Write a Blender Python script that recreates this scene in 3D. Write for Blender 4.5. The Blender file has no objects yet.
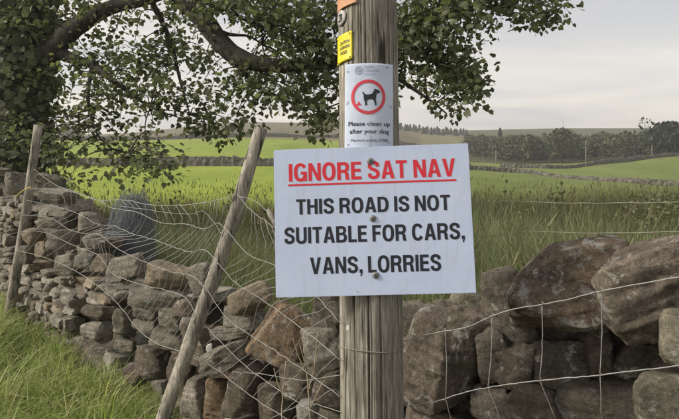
import bpy, bmesh, math, random
import numpy as np
from mathutils import Vector, Matrix, noise

# ------------------------------------------------------------------ camera, sky, sun
SC = bpy.context.scene
COL = SC.collection
ZC = 1.55            # eye height above the verge
FPX = 600.0          # focal length in photo pixels (679 wide)
HAZE = 0.0009        # air density per metre
HY = 160.0           # eye level row in the photo
cam = bpy.data.cameras.new("camera")
cam.sensor_width = 36.0
cam.lens = FPX / 679.0 * 36.0
cam.shift_y = -(209.5 - HY) / 679.0
cam.clip_start = 0.05
cam.clip_end = 5000
camo = bpy.data.objects.new("camera", cam)
camo.location = (0, 0, ZC)
camo.rotation_euler = (math.radians(90), 0, 0)
COL.objects.link(camo)
SC.camera = camo

SUN_DIR = Vector((-0.84, -0.12, 0.54)).normalized()   # towards the sun: left, low, through thin cloud
SUN_EL = math.asin(SUN_DIR.z)
SUN_AZ = math.atan2(SUN_DIR.x, SUN_DIR.y)
W = bpy.data.worlds.new("World")
SC.world = W
W.use_nodes = True
wn, wl = W.node_tree.nodes, W.node_tree.links
wn.clear()
wo = wn.new("ShaderNodeOutputWorld")
bg = wn.new("ShaderNodeBackground")
bg.inputs[1].default_value = 0.10
sky = wn.new("ShaderNodeTexSky")
sky.sky_type = 'NISHITA'
sky.sun_disc = False
sky.sun_elevation = SUN_EL
sky.sun_rotation = SUN_AZ
sky.air_density = 1.2
sky.dust_density = 2.5
tc = wn.new("ShaderNodeTexCoord")
sep = wn.new("ShaderNodeSeparateXYZ")
wl.new(tc.outputs["Generated"], sep.inputs[0])
# project the view direction on a cloud deck
zz = wn.new("ShaderNodeMath"); zz.operation = 'MAXIMUM'; zz.inputs[1].default_value = 0.0
wl.new(sep.outputs[2], zz.inputs[0])
za = wn.new("ShaderNodeMath"); za.operation = 'ADD'; za.inputs[1].default_value = 0.10
wl.new(zz.outputs[0], za.inputs[0])
dx = wn.new("ShaderNodeMath"); dx.operation = 'DIVIDE'
dy = wn.new("ShaderNodeMath"); dy.operation = 'DIVIDE'
wl.new(sep.outputs[0], dx.inputs[0]); wl.new(za.outputs[0], dx.inputs[1])
wl.new(sep.outputs[1], dy.inputs[0]); wl.new(za.outputs[0], dy.inputs[1])
cmb = wn.new("ShaderNodeCombineXYZ")
wl.new(dx.outputs[0], cmb.inputs[0]); wl.new(dy.outputs[0], cmb.inputs[1])
mp = wn.new("ShaderNodeMapping")
mp.inputs["Scale"].default_value = (0.55, 0.8, 1)
mp.inputs["Rotation"].default_value = (0, 0, 0.5)
mp.inputs["Location"].default_value = (3.1, 1.7, 0)
wl.new(cmb.outputs[0], mp.inputs[0])
nz = wn.new("ShaderNodeTexNoise")
nz.inputs["Scale"].default_value = 1.0
nz.inputs["Detail"].default_value = 5.0
nz.inputs["Roughness"].default_value = 0.5
nz.inputs["Distortion"].default_value = 0.6
wl.new(mp.outputs[0], nz.inputs[0])
cr = wn.new("ShaderNodeValToRGB")
cr.color_ramp.elements[0].position = 0.36
cr.color_ramp.elements[0].color = (0.285, 0.278, 0.285, 1)
cr.color_ramp.elements[1].position = 0.64
cr.color_ramp.elements[1].color = (0.450, 0.400, 0.352, 1)
wl.new(nz.outputs[0], cr.inputs[0])
sc10 = wn.new("ShaderNodeVectorMath"); sc10.operation = 'SCALE'; sc10.inputs[3].default_value = 10.0
wl.new(cr.outputs[0], sc10.inputs[0])
mixs = wn.new("ShaderNodeMix"); mixs.data_type = 'RGBA'
mixs.inputs[0].default_value = 0.80
wl.new(sky.outputs[0], mixs.inputs[6]); wl.new(sc10.outputs[0], mixs.inputs[7])
hz1 = wn.new("ShaderNodeMath"); hz1.operation = 'SUBTRACT'; hz1.inputs[0].default_value = 1.0
wl.new(zz.outputs[0], hz1.inputs[1])
hz2 = wn.new("ShaderNodeMath"); hz2.operation = 'POWER'; hz2.inputs[1].default_value = 5.0
wl.new(hz1.outputs[0], hz2.inputs[0])
hz3 = wn.new("ShaderNodeMath"); hz3.operation = 'MULTIPLY_ADD'; hz3.inputs[1].default_value = 0.44; hz3.inputs[2].default_value = 0.95
wl.new(hz2.outputs[0], hz3.inputs[0])
hz4 = wn.new("ShaderNodeVectorMath"); hz4.operation = 'SCALE'
wl.new(mixs.outputs[2], hz4.inputs[0]); wl.new(hz3.outputs[0], hz4.inputs[3])
wl.new(hz4.outputs[0], bg.inputs[0])
wl.new(bg.outputs[0], wo.inputs[0])

sun = bpy.data.lights.new("sun", 'SUN')
sun.energy = 2.3
sun.angle = math.radians(14)
sun.color = (1.0, 0.93, 0.82)
suno = bpy.data.objects.new("sun", sun)
suno.rotation_euler = SUN_DIR.to_track_quat('Z', 'Y').to_euler()
suno.location = (-20, 0, 30)
COL.objects.link(suno)
vs = SC.view_settings
vs.view_transform = 'Standard'
vs.look = 'None'
vs.exposure = 1.0
vs.gamma = 1.0
vs.use_curve_mapping = False
SC.cycles.max_bounces = 8
SC.cycles.transparent_max_bounces = 16

# ------------------------------------------------------------------ helpers
RNG = np.random.default_rng(7)
random.seed(7)

def P(x, y, D):
    """Point at depth D seen at photo pixel (x, y)."""
    return np.array([(x - 339.5) / FPX * D, D, ZC - (y - HY) / FPX * D])

def link(name, me, mat=None, parent=None):
    o = bpy.data.objects.new(name, me)
    COL.objects.link(o)
    if mat is not None and me is not None and not me.materials:
        me.materials.append(mat)
    if parent is not None:
        o.parent = parent
    return o

def tag(o, label=None, cat=None, group=None, kind=None):
    if label: o["label"] = label
    if cat: o["category"] = cat
    if group: o["group"] = group
    if kind: o["kind"] = kind
    return o

def empty(name, loc=(0, 0, 0)):
    o = bpy.data.objects.new(name, None)
    o.location = loc
    o.empty_display_size = 0.1
    COL.objects.link(o)
    return o

def keep(o, parent):
    """Parent without moving (parents here carry location only)."""
    o.parent = parent
    o.matrix_parent_inverse = Matrix.Translation(parent.location).inverted()
    return o

def mesh_from(name, V, F, smooth=True, colors=None):
    """V (n,3); F (m,k) array of equal-size faces."""
    V = np.asarray(V, dtype=np.float32); F = np.asarray(F, dtype=np.int32)
    me = bpy.data.meshes.new(name)
    me.vertices.add(len(V)); me.vertices.foreach_set("co", V.ravel())
    k = F.shape[1]
    me.loops.add(F.size); me.loops.foreach_set("vertex_index", F.ravel())
    me.polygons.add(len(F))
    me.polygons.foreach_set("loop_start", np.arange(0, F.size, k, dtype=np.int32))
    try:
        me.polygons.foreach_set("loop_total", np.full(len(F), k, dtype=np.int32))
    except Exception:
        pass
    me.update(calc_edges=True)
    me.polygons.foreach_set("use_smooth", np.full(len(F), smooth, dtype=bool))
    if colors is not None:
        ca = me.color_attributes.new("Col", 'FLOAT_COLOR', 'POINT')
        c = np.ones((len(V), 4), dtype=np.float32); c[:, :3] = colors
        ca.data.foreach_set("color", c.ravel())
    me.validate()
    return me

def catmull(pts, n=6):
    pts = [np.asarray(p, float) for p in pts]
    if len(pts) < 3:
        return np.array([pts[0] + (pts[-1] - pts[0]) * t for t in np.linspace(0, 1, n + 1)])
    q = [2 * pts[0] - pts[1]] + pts + [2 * pts[-1] - pts[-2]]
    out = []
    for i in range(1, len(q) - 2):
        p0, p1, p2, p3 = q[i - 1:i + 3]
        for t in np.linspace(0, 1, n, endpoint=False):
            out.append(0.5 * (2 * p1 + (p2 - p0) * t + (2 * p0 - 5 * p1 + 4 * p2 - p3) * t * t + (3 * p1 - p0 - 3 * p2 + p3) * t ** 3))
    out.append(pts[-1])
    return np.array(out)

def tube_vf(pts, radii, sides=6, cap=True, base=0, lump=0.0, seed=0):
    pts = np.asarray(pts, float); n = len(pts)
    radii = np.broadcast_to(np.asarray(radii, float), (n,))
    V, F = [], []
    tan = np.gradient(pts, axis=0)
    up = np.array([0.31, 0.2, 0.93])
    for i in range(n):
        t = tan[i] / (np.linalg.norm(tan[i]) + 1e-9)
        a = np.cross(t, up); a /= (np.linalg.norm(a) + 1e-9); b = np.cross(t, a)
        for k in range(sides):
            th = 2 * math.pi * k / sides
            r = radii[i]
            if lump:
                r *= 1 + lump * noise.noise(Vector((math.cos(th) * 1.5 + seed, math.sin(th) * 1.5, i * 0.35)))
            V.append(pts[i] + r * (math.cos(th) * a + math.sin(th) * b))
    for i in range(n - 1):
        for k in range(sides):
            k2 = (k + 1) % sides
            a, b, c, d = i * sides + k, i * sides + k2, (i + 1) * sides + k2, (i + 1) * sides + k
            F += [(a, b, c), (a, c, d)]
    if cap:
        for i, s in ((0, 1), (n - 1, 0)):
            V.append(pts[i])
            ci = len(V) - 1
            for k in range(sides):
                k2 = (k + 1) % sides
                F.append((ci, i * sides + k2, i * sides + k) if s else (ci, i * sides + k, i * sides + k2))
    return np.array(V), np.array(F) + base

def tube(name, pts, radii, mat, parent=None, sides=6, lump=0.0):
    V, F = tube_vf(pts, radii, sides, True, 0, lump, random.random() * 50)
    return link(name, mesh_from(name, V, F), mat, parent)

class Bag:
    def __init__(s): s.V, s.F, s.n = [], [], 0
    def add(s, V, F):
        s.V.append(np.asarray(V)); s.F.append(np.asarray(F) + s.n); s.n += len(V)
    def mesh(s, name, smooth=True): return mesh_from(name, np.concatenate(s.V), np.concatenate(s.F), smooth)

def box_vf(c, d):
    c = np.asarray(c, float); d = np.asarray(d, float) / 2
    V = np.array([c + d * np.array([sx, sy, sz]) for sx in (-1, 1) for sy in (-1, 1) for sz in (-1, 1)])
    F = np.array([(0, 1, 3), (0, 3, 2), (4, 6, 7), (4, 7, 5), (0, 4, 5), (0, 5, 1), (2, 3, 7), (2, 7, 6), (0, 2, 6), (0, 6, 4), (1, 5, 7), (1, 7, 3)])
    return V, F

def rand_rot(rng, n):
    q = rng.normal(size=(n, 4)); q /= np.linalg.norm(q, axis=1)[:, None]
    w, x, y, z = q.T
    return np.stack([np.stack([1 - 2 * (y * y + z * z), 2 * (x * y - z * w), 2 * (x * z + y * w)], 1),
                     np.stack([2 * (x * y + z * w), 1 - 2 * (x * x + z * z), 2 * (y * z - x * w)], 1),
                     np.stack([2 * (x * z - y * w), 2 * (y * z + x * w), 1 - 2 * (x * x + y * y)], 1)], 1)

def scatter(base_v, base_f, pos, rot, size):
    """Copies of a small base mesh: pos (n,3), rot (n,3,3), size (n,)."""
    n, m = len(pos), len(base_v)
    V = np.einsum('nij,mj->nmi', rot, base_v) * size[:, None, None] + pos[:, None, :]
    F = base_f[None] + (np.arange(n) * m)[:, None, None]
    return V.reshape(-1, 3), F.reshape(-1, base_f.shape[1])

# ------------------------------------------------------------------ materials
def new_mat(name):
    m = bpy.data.materials.new(name); m.use_nodes = True
    nt = m.node_tree; nt.nodes.clear()
    out = nt.nodes.new("ShaderNodeOutputMaterial")
    return m, nt, out

def nd(nt, typ, **kw):
    n = nt.nodes.new(typ)
    for k, v in kw.items(): setattr(n, k, v)
    return n

def ramp(nt, src, stops):
    r = nd(nt, "ShaderNodeValToRGB")
    el = r.color_ramp.elements
    while len(el) < len(stops): el.new(0.5)
    for e, (p, c) in zip(el, stops):
        e.position = p
        e.color = (c, c, c, 1) if isinstance(c, (int, float)) else (*c, 1)
    nt.links.new(src, r.inputs[0])
    return r.outputs[0]

def mixc(nt, fac, a, b, mode='MIX'):
    m = nd(nt, "ShaderNodeMix", data_type='RGBA', blend_type=mode)
    for sock, v in ((m.inputs[0], fac), (m.inputs[6], a), (m.inputs[7], b)):
        if hasattr(v, "is_output") or isinstance(v, bpy.types.NodeSocket): nt.links.new(v, sock)
        elif isinstance(v, (int, float)): sock.default_value = v
        else: sock.default_value = (*v, 1)
    return m.outputs[2]

def noise_tex(nt, vec, scale, detail=4, rough=0.55, dist=0.0):
    n = nd(nt, "ShaderNodeTexNoise")
    n.inputs["Scale"].default_value = scale; n.inputs["Detail"].default_value = detail
    n.inputs["Roughness"].default_value = rough; n.inputs["Distortion"].default_value = dist
    if vec is not None: nt.links.new(vec, n.inputs["Vector"])
    return n.outputs[0]

def bump(nt, h, strength, dist, normal=None):
    b = nd(nt, "ShaderNodeBump")
    b.inputs["Strength"].default_value = strength; b.inputs["Distance"].default_value = dist
    nt.links.new(h, b.inputs["Height"])
    if normal is not None: nt.links.new(normal, b.inputs["Normal"])
    return b.outputs[0]

def principled(nt, out, color, rough=0.8, spec=0.3, metal=0.0, normal=None):
    p = nd(nt, "ShaderNodeBsdfPrincipled")
    if isinstance(color, bpy.types.NodeSocket): nt.links.new(color, p.inputs["Base Color"])
    else: p.inputs["Base Color"].default_value = (*color, 1)
    if isinstance(rough, bpy.types.NodeSocket): nt.links.new(rough, p.inputs["Roughness"])
    else: p.inputs["Roughness"].default_value = rough
    p.inputs["Specular IOR Level"].default_value = spec
    p.inputs["Metallic"].default_value = metal
    if normal is not None: nt.links.new(normal, p.inputs["Normal"])
    if out is not None: nt.links.new(p.outputs[0], out.inputs[0])
    return p

def mat_plain(name, color, rough=0.6, spec=0.3, metal=0.0, vary=0.12, scale=60):
    m, nt, out = new_mat(name)
    tcn = nd(nt, "ShaderNodeTexCoord")
    f = noise_tex(nt, tcn.outputs["Object"], scale, 3)
    lo = tuple(c * (1 - vary) for c in color); hi = tuple(min(1, c * (1 + vary)) for c in color)
    principled(nt, out, ramp(nt, f, [(0.3, lo), (0.7, hi)]), rough, spec, metal)
    return m

def mat_stone():
    m, nt, out = new_mat("gritstone")
    tcn = nd(nt, "ShaderNodeTexCoord"); oi = nd(nt, "ShaderNodeObjectInfo")
    off = nd(nt, "ShaderNodeVectorMath", operation='SCALE'); off.inputs[0].default_value = (37, 91, 53)
    nt.links.new(oi.outputs["Random"], off.inputs[3])
    add = nd(nt, "ShaderNodeVectorMath", operation='ADD')
    nt.links.new(tcn.outputs["Object"], add.inputs[0]); nt.links.new(off.outputs[0], add.inputs[1])
    v = add.outputs[0]
    big = noise_tex(nt, v, 7, 6, 0.65, 0.6)
    fine = noise_tex(nt, v, 70, 6, 0.75)
    grain = noise_tex(nt, v, 260, 3, 0.6)
    c = mixc(nt, 1.0, oi.outputs["Color"], ramp(nt, big, [(0.28, (0.55, 0.52, 0.50)), (0.5, (1, 1, 1)), (0.72, (1.45, 1.40, 1.32))]), 'MULTIPLY')
    c = mixc(nt, 1.0, c, ramp(nt, fine, [(0.3, 0.5), (0.7, 1.5)]), 'MULTIPLY')
    c = mixc(nt, 1.0, c, ramp(nt, grain, [(0.3, 0.72), (0.7, 1.28)]), 'MULTIPLY')
    # dark algae, ochre iron stain, green tint, pale lichen: patches with shapes of their own
    al = ramp(nt, noise_tex(nt, v, 11, 5, 0.6, 0.8), [(0.55, 0.0), (0.68, 0.75)])
    c = mixc(nt, al, c, (0.075, 0.070, 0.058))
    mv = nd(nt, "ShaderNodeVectorMath", operation='ADD'); mv.inputs[1].default_value = (11.3, 4.2, 7.7)
    nt.links.new(v, mv.inputs[0])
    moss = ramp(nt, noise_tex(nt, mv.outputs[0], 6, 5, 0.6), [(0.56, 0.0), (0.70, 0.5)])
    c = mixc(nt, moss, c, (0.11, 0.115, 0.06))
    lv = nd(nt, "ShaderNodeVectorMath", operation='ADD'); lv.inputs[1].default_value = (3.3, 14.2, 9.1)
    nt.links.new(v, lv.inputs[0])
    la = nd(nt, "ShaderNodeMath", operation='MULTIPLY_ADD'); la.inputs[1].default_value = -0.10
    nt.links.new(oi.outputs["Alpha"], la.inputs[0])
    lb = nd(nt, "ShaderNodeMath", operation='ADD'); lb.inputs[1].default_value = 0.10
    nt.links.new(noise_tex(nt, lv.outputs[0], 13, 7, 0.72, 0.4), la.inputs[2]); nt.links.new(la.outputs[0], lb.inputs[0])
    LICH = lb.outputs[0]
    lichen = ramp(nt, LICH, [(0.60, 0.0), (0.64, 0.85)])
    c = mixc(nt, lichen, c, (0.46, 0.45, 0.41))
    smp = nd(nt, "ShaderNodeMapping"); smp.inputs["Scale"].default_value = (7, 7, 70)
    nt.links.new(v, smp.inputs[0])
    strata = noise_tex(nt, smp.outputs[0], 1.0, 4, 0.6, 0.5)
    c = mixc(nt, 1.0, c, ramp(nt, strata, [(0.3, 0.78), (0.7, 1.2)]), 'MULTIPLY')
    h1 = bump(nt, strata, 0.5, 0.012, bump(nt, big, 0.7, 0.03))
    h2 = bump(nt, fine, 1.0, 0.02, h1)
    h3 = bump(nt, grain, 0.8, 0.005, h2)
    principled(nt, out, c, 0.92, 0.2, 0, h3)
    return m

def mat_wood(name, dark, light, zs=1.0, green=0.0):
    m, nt, out = new_mat(name)
    tcn = nd(nt, "ShaderNodeTexCoord")
    mp_ = nd(nt, "ShaderNodeMapping"); mp_.inputs["Scale"].default_value = (1, 1, 0.07 * zs)
    nt.links.new(tcn.outputs["Object"], mp_.inputs[0])
    g1 = noise_tex(nt, mp_.outputs[0], 55, 6, 0.7, 0.4)
    g2 = noise_tex(nt, mp_.outputs[0], 190, 4, 0.7)
    mp2 = nd(nt, "ShaderNodeMapping"); mp2.inputs["Scale"].default_value = (1, 1, 0.35)
    nt.links.new(tcn.outputs["Object"], mp2.inputs[0])
    blotch = noise_tex(nt, mp2.outputs[0], 9, 5, 0.6)
    c = ramp(nt, g1, [(0.25, dark), (0.5, tuple((a + b) / 2 for a, b in zip(dark, light))), (0.75, light)])
    c = mixc(nt, 1.0, c, ramp(nt, g2, [(0.3, 0.5), (0.7, 1.5)]), 'MULTIPLY')
    c = mixc(nt, 1.0, c, ramp(nt, blotch, [(0.3, 0.5), (0.7, 1.35)]), 'MULTIPLY')
    crack = ramp(nt, noise_tex(nt, mp_.outputs[0], 34, 2, 0.5, 0.5), [(0.33, 1.0), (0.40, 0.0)])
    c = mixc(nt, crack, c, tuple(d * 0.35 for d in dark))
    if green:
        gm = ramp(nt, noise_tex(nt, mp2.outputs[0], 14, 4, 0.6), [(0.5, 0.0), (0.75, green)])
        c = mixc(nt, gm, c, (0.16, 0.18, 0.10))
    b1 = bump(nt, g1, 0.6, 0.006)
    b2 = bump(nt, g2, 0.6, 0.003, b1)
    principled(nt, out, c, 0.9, 0.15, 0, b2)
    return m

def mat_leafy(name, base=None, trans=0.35, vary=0.3, rough=0.6, tint=(1.05, 1.15, 0.65)):
    """Foliage: colour from the 'Col' attribute or a base colour, light passing through."""
    m, nt, out = new_mat(name)
    if base is None:
        at = nd(nt, "ShaderNodeVertexColor"); at.layer_name = "Col"
        c = at.outputs[0]
    else:
        geo = nd(nt, "ShaderNodeNewGeometry")
        lo = tuple(b * (1 - vary) for b in base); hi = tuple(b * (1 + vary) for b in base)
        c = ramp(nt, geo.outputs["Random Per Island"], [(0.0, lo), (1.0, hi)])
    p = principled(nt, None, c, rough, 0.3)
    t = nd(nt, "ShaderNodeBsdfTranslucent")
    nt.links.new(mixc(nt, 1.0, c, tint, 'MULTIPLY'), t.inputs[0])
    mx = nd(nt, "ShaderNodeMixShader"); mx.inputs[0].default_value = trans
    nt.links.new(p.outputs[0], mx.inputs[1]); nt.links.new(t.outputs[0], mx.inputs[2])
    nt.links.new(mx.outputs[0], out.inputs[0])
    return m

def mat_ground():
    m, nt, out = new_mat("turf_and_moor")
    at = nd(nt, "ShaderNodeVertexColor"); at.layer_name = "Col"
    geo = nd(nt, "ShaderNodeNewGeometry")
    mpn = nd(nt, "ShaderNodeMapping"); mpn.inputs["Scale"].default_value = (1, 0.35, 1)
    nt.links.new(geo.outputs["Position"], mpn.inputs[0])
    a = noise_tex(nt, mpn.outputs[0], 0.12, 6, 0.65)
    b = noise_tex(nt, geo.outputs["Position"], 2.2, 6, 0.7)
    c = mixc(nt, 1.0, at.outputs[0], ramp(nt, a, [(0.3, (0.78, 0.82, 0.8)), (0.7, (1.25, 1.18, 1.2))]), 'MULTIPLY')
    c = mixc(nt, 1.0, c, ramp(nt, b, [(0.3, 0.75), (0.7, 1.25)]), 'MULTIPLY')
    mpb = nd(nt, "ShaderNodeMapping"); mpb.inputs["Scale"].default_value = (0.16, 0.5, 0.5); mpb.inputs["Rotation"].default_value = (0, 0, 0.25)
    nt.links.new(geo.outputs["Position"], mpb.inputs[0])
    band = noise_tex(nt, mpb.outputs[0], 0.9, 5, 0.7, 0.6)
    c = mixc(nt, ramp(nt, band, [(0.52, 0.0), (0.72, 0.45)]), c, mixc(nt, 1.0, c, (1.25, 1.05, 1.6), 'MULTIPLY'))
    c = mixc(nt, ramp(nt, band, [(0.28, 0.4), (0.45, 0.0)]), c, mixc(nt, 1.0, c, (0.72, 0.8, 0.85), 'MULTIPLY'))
    principled(nt, out, c, 0.95, 0.1, 0, bump(nt, b, 0.6, 0.12))
    return m

M_STONE = mat_stone()
M_POLE = mat_wood("weathered_pole_wood", (0.125, 0.113, 0.093), (0.40, 0.375, 0.32), 1.0, 0.35)
M_POST = mat_wood("silver_post_wood", (0.16, 0.145, 0.12), (0.42, 0.39, 0.33), 1.6)
M_BARK = mat_wood("tree_bark", (0.040, 0.036, 0.030), (0.11, 0.10, 0.085), 3.0, 0.4)
M_LEAF = mat_leafy("tree_leaf", (0.155, 0.172, 0.10), 0.45, 0.55, 0.5)
M_IVY = mat_leafy("ivy_leaf", (0.13, 0.15, 0.09), 0.3, 0.4, 0.45)
M_GRASS = mat_leafy("grass_blades", None, 0.35, rough=0.6)
M_WOODLAND = mat_leafy("woodland_foliage", (0.075, 0.085, 0.042), 0.15, 0.35, 0.8)
M_FIR = mat_leafy("fir_foliage", (0.030, 0.042, 0.022), 0.1, 0.3, 0.8)
M_WEED = mat_leafy("weed_foliage", (0.17, 0.175, 0.10), 0.35, 0.4, 0.7)
M_GROUND = mat_ground()
M_WIRE = mat_plain("galvanised_wire", (0.28, 0.28, 0.265), 0.65, 0.4, 0.2, 0.15, 30)
M_RUST = mat_plain("rusted_wire", (0.26, 0.24, 0.20), 0.8, 0.3, 0.1, 0.25, 30)
M_NET = mat_plain("blue_grey_netting", (0.17, 0.19, 0.215), 0.7, 0.3, 0.1)
def mat_board(name, col, streak):
    m, nt, out = new_mat(name)
    tcn = nd(nt, "ShaderNodeTexCoord")
    mpn = nd(nt, "ShaderNodeMapping"); mpn.inputs["Scale"].default_value = (1, 1, 0.12)
    nt.links.new(tcn.outputs["Object"], mpn.inputs[0])
    st = noise_tex(nt, mpn.outputs[0], 45, 5, 0.7)
    bl = noise_tex(nt, tcn.outputs["Object"], 7, 6, 0.6)
    sp = noise_tex(nt, tcn.outputs["Object"], 210, 2, 0.5)
    c = mixc(nt, ramp(nt, st, [(0.52, 0.0), (0.8, streak)]), col, (0.36, 0.36, 0.34))
    c = mixc(nt, 1.0, c, ramp(nt, bl, [(0.3, (0.93, 0.94, 0.95)), (0.7, (1.04, 1.03, 1.02))]), 'MULTIPLY')
    c = mixc(nt, ramp(nt, sp, [(0.70, 0.0), (0.76, 0.5)]), c, (0.25, 0.24, 0.21))
    principled(nt, out, c, ramp(nt, bl, [(0.3, 0.32), (0.7, 0.5)]), 0.4, 0, bump(nt, bl, 0.15, 0.01))
    return m
M_BOARD = mat_board("white_sign_board", (0.57, 0.66, 0.86), 0.35)
M_PAPER = mat_board("white_plastic_sheet", (0.56, 0.63, 0.77), 0.5)
M_RED = mat_plain("red_print", (0.70, 0.030, 0.045), 0.4, 0.4, 0, 0.03)
M_RING = mat_plain("faded_red_print", (0.62, 0.055, 0.085), 0.45, 0.4, 0, 0.06)
M_BLACK = mat_plain("black_print", (0.018, 0.019, 0.028), 0.45, 0.4, 0, 0.1)
M_GREYINK = mat_plain("faded_blue_print", (0.30, 0.36, 0.47), 0.5, 0.3, 0, 0.15)
M_YELLOW = mat_plain("yellow_plate", (0.72, 0.60, 0.020), 0.45, 0.4, 0, 0.08, 40)
M_ORANGE = mat_plain("faded_orange_plate", (0.52, 0.27, 0.15), 0.6, 0.3, 0, 0.1)
M_DISC = mat_plain("grey_white_disc", (0.40, 0.39, 0.36), 0.6, 0.3, 0, 0.25, 120)
M_SCREW = mat_plain("zinc_screw", (0.22, 0.215, 0.21), 0.6, 0.4, 0.4, 0.2, 200)
M_DARKMETAL = mat_plain("dark_staple", (0.06, 0.06, 0.065), 0.5, 0.4, 0.5)
M_WHITE = mat_plain("white_plastic", (0.50, 0.49, 0.46), 0.6, 0.4)
M_STEM = mat_plain("dry_stem", (0.34, 0.28, 0.19), 0.8, 0.2, 0, 0.25, 20)
M_ROPE = mat_plain("yellow_twine", (0.45, 0.36, 0.13), 0.8, 0.2)
M_FARWALL = mat_plain("far_wall_stone", (0.115, 0.108, 0.092), 0.95, 0.1, 0, 0.6, 3.0)
M_SLATE = mat_plain("barn_slate", (0.10, 0.10, 0.105), 0.8, 0.2)
M_BARN = mat_plain("barn_stone", (0.20, 0.18, 0.15), 0.9, 0.2, 0, 0.3, 2)

# ------------------------------------------------------------------ terrain
WP = np.array([(-6.5, 9.6), (-5.2, 8.2), (-3.3, 6.0), (0.0, 2.35), (0.36, 2.12), (0.58, 1.95), (0.78, 1.78), (0.95, 1.60), (1.6, 0.9), (2.6, -0.2)])
def wall_y(X): return np.interp(X, WP[:, 0], WP[:, 1])

TX = np.array([-300, 0, 100, 250, 340, 470, 520, 567, 610, 680, 980], float)
TD = np.array([14, 20, 35, 60, 75, 100, 150, 250, 400, 520, 900], float)
TY = np.array([
    [212] * 11,
    [195] * 11,
    [178, 178, 178, 178, 179, 182, 184, 187, 189, 191, 192],
    [166, 166, 166, 166, 168, 172, 176, 181, 184, 187, 189],
    [161, 161, 161, 161, 163, 170, 173, 178, 179, 180, 182],
    [152, 152, 152, 152, 154, 165, 167, 167, 163, 157, 152],
    [141, 141, 141, 139, 142, 160, 161, 160, 157, 153, 148],
    [138, 138, 137, 131, 131, 146, 146, 145, 143, 141, 138],
    [136, 136, 134, 122, 123, 130, 129, 128, 128, 128, 128],
    [138, 138, 136, 125, 126, 132, 131, 130, 130, 130, 130],
    [150] * 11], float)
TZ = ZC - (TY - HY) / FPX * TD[:, None]

def interp2(px, D):
    px = np.clip(px, TX[0], TX[-1]); D = np.clip(D, TD[0], TD[-1])
    i = np.clip(np.searchsorted(TD, D) - 1, 0, len(TD) - 2)
    j = np.clip(np.searchsorted(TX, px) - 1, 0, len(TX) - 2)
    a = (D - TD[i]) / (TD[i + 1] - TD[i]); b = (px - TX[j]) / (TX[j + 1] - TX[j])
    b = b * b * (3 - 2 * b)
    return (TZ[i, j] * (1 - a) * (1 - b) + TZ[i + 1, j] * a * (1 - b) + TZ[i, j + 1] * (1 - a) * b + TZ[i + 1, j + 1] * a * b)

def ground_z(X, Y):
    X = np.asarray(X, float); Y = np.asarray(Y, float)
    Ys = np.maximum(Y, 1.0)
    px = 339.5 + FPX * X / np.maximum(Ys, 14)
    far = interp2(px, Ys)
    near_field = 0.28
    f = np.clip((Ys - 7.0) / 7.0, 0, 1)
    z = near_field * (1 - f) + far * f
    behind = Y - wall_y(X)
    s = np.clip((behind - 0.15) / 0.5, 0, 1); s = s * s * (3 - 2 * s)
    roll = 0.03 * np.sin(X * 1.7 + 0.4) * np.cos(Y * 1.3)
    return np.where(Y > 14, z, z * s + (1 - s) * roll)

def build_terrain():
    def axis(lo, hi, n):
        u = np.linspace(-1, 1, n)
        v = np.sinh(u * 6.2) / np.sinh(6.2)
        return np.where(v < 0, -v * lo, v * hi)
    xs = axis(-1100, 1100, 241)
    ys = axis(-60, 1000, 281) + 3.0
    X, Y = np.meshgrid(xs, ys)
    Z = ground_z(X, Y)
    V = np.stack([X.ravel(), Y.ravel(), Z.ravel()], 1)
    ny, nx = X.shape
    idx = np.arange(ny * nx).reshape(ny, nx)
    F = np.stack([idx[:-1, :-1].ravel(), idx[:-1, 1:].ravel(), idx[1:, 1:].ravel(), idx[1:, :-1].ravel()], 1)
    Xf, Yf = X.ravel(), Y.ravel()
    px = 339.5 + FPX * Xf / np.maximum(Yf, 1)
    C = np.empty((len(V), 3))
    C[:] = (0.055, 0.062, 0.028)                                  # verge under the long grass
    rough = (Yf - wall_y(Xf) > 0) & (Yf <= 13)
    C[rough] = (0.075, 0.085, 0.032)
    field = Yf > 13
    C[field] = (0.225, 0.290, 0.045)
    field_r = field & (px > 440) & (Yf < 118)
    C[field_r] = (0.150, 0.190, 0.055)
    far2 = (Yf > 62) & (px <= 440)
    C[far2] = (0.200, 0.265, 0.040)
    moor = Yf > np.where(px < 380, 152, np.where(px < 470, 75, 118))
    C[moor] = (0.165, 0.150, 0.070)
    wood = (Yf > 118) & (px > 465)
    C[wood] = (0.075, 0.080, 0.035)
    hill = (Yf > 215) & (px < 420)
    C[hill] = (0.130, 0.118, 0.065)
    me = mesh_from("ground", V, F, True, C)
    tag(link("ground", me, M_GROUND), kind="structure")
build_terrain()

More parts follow.
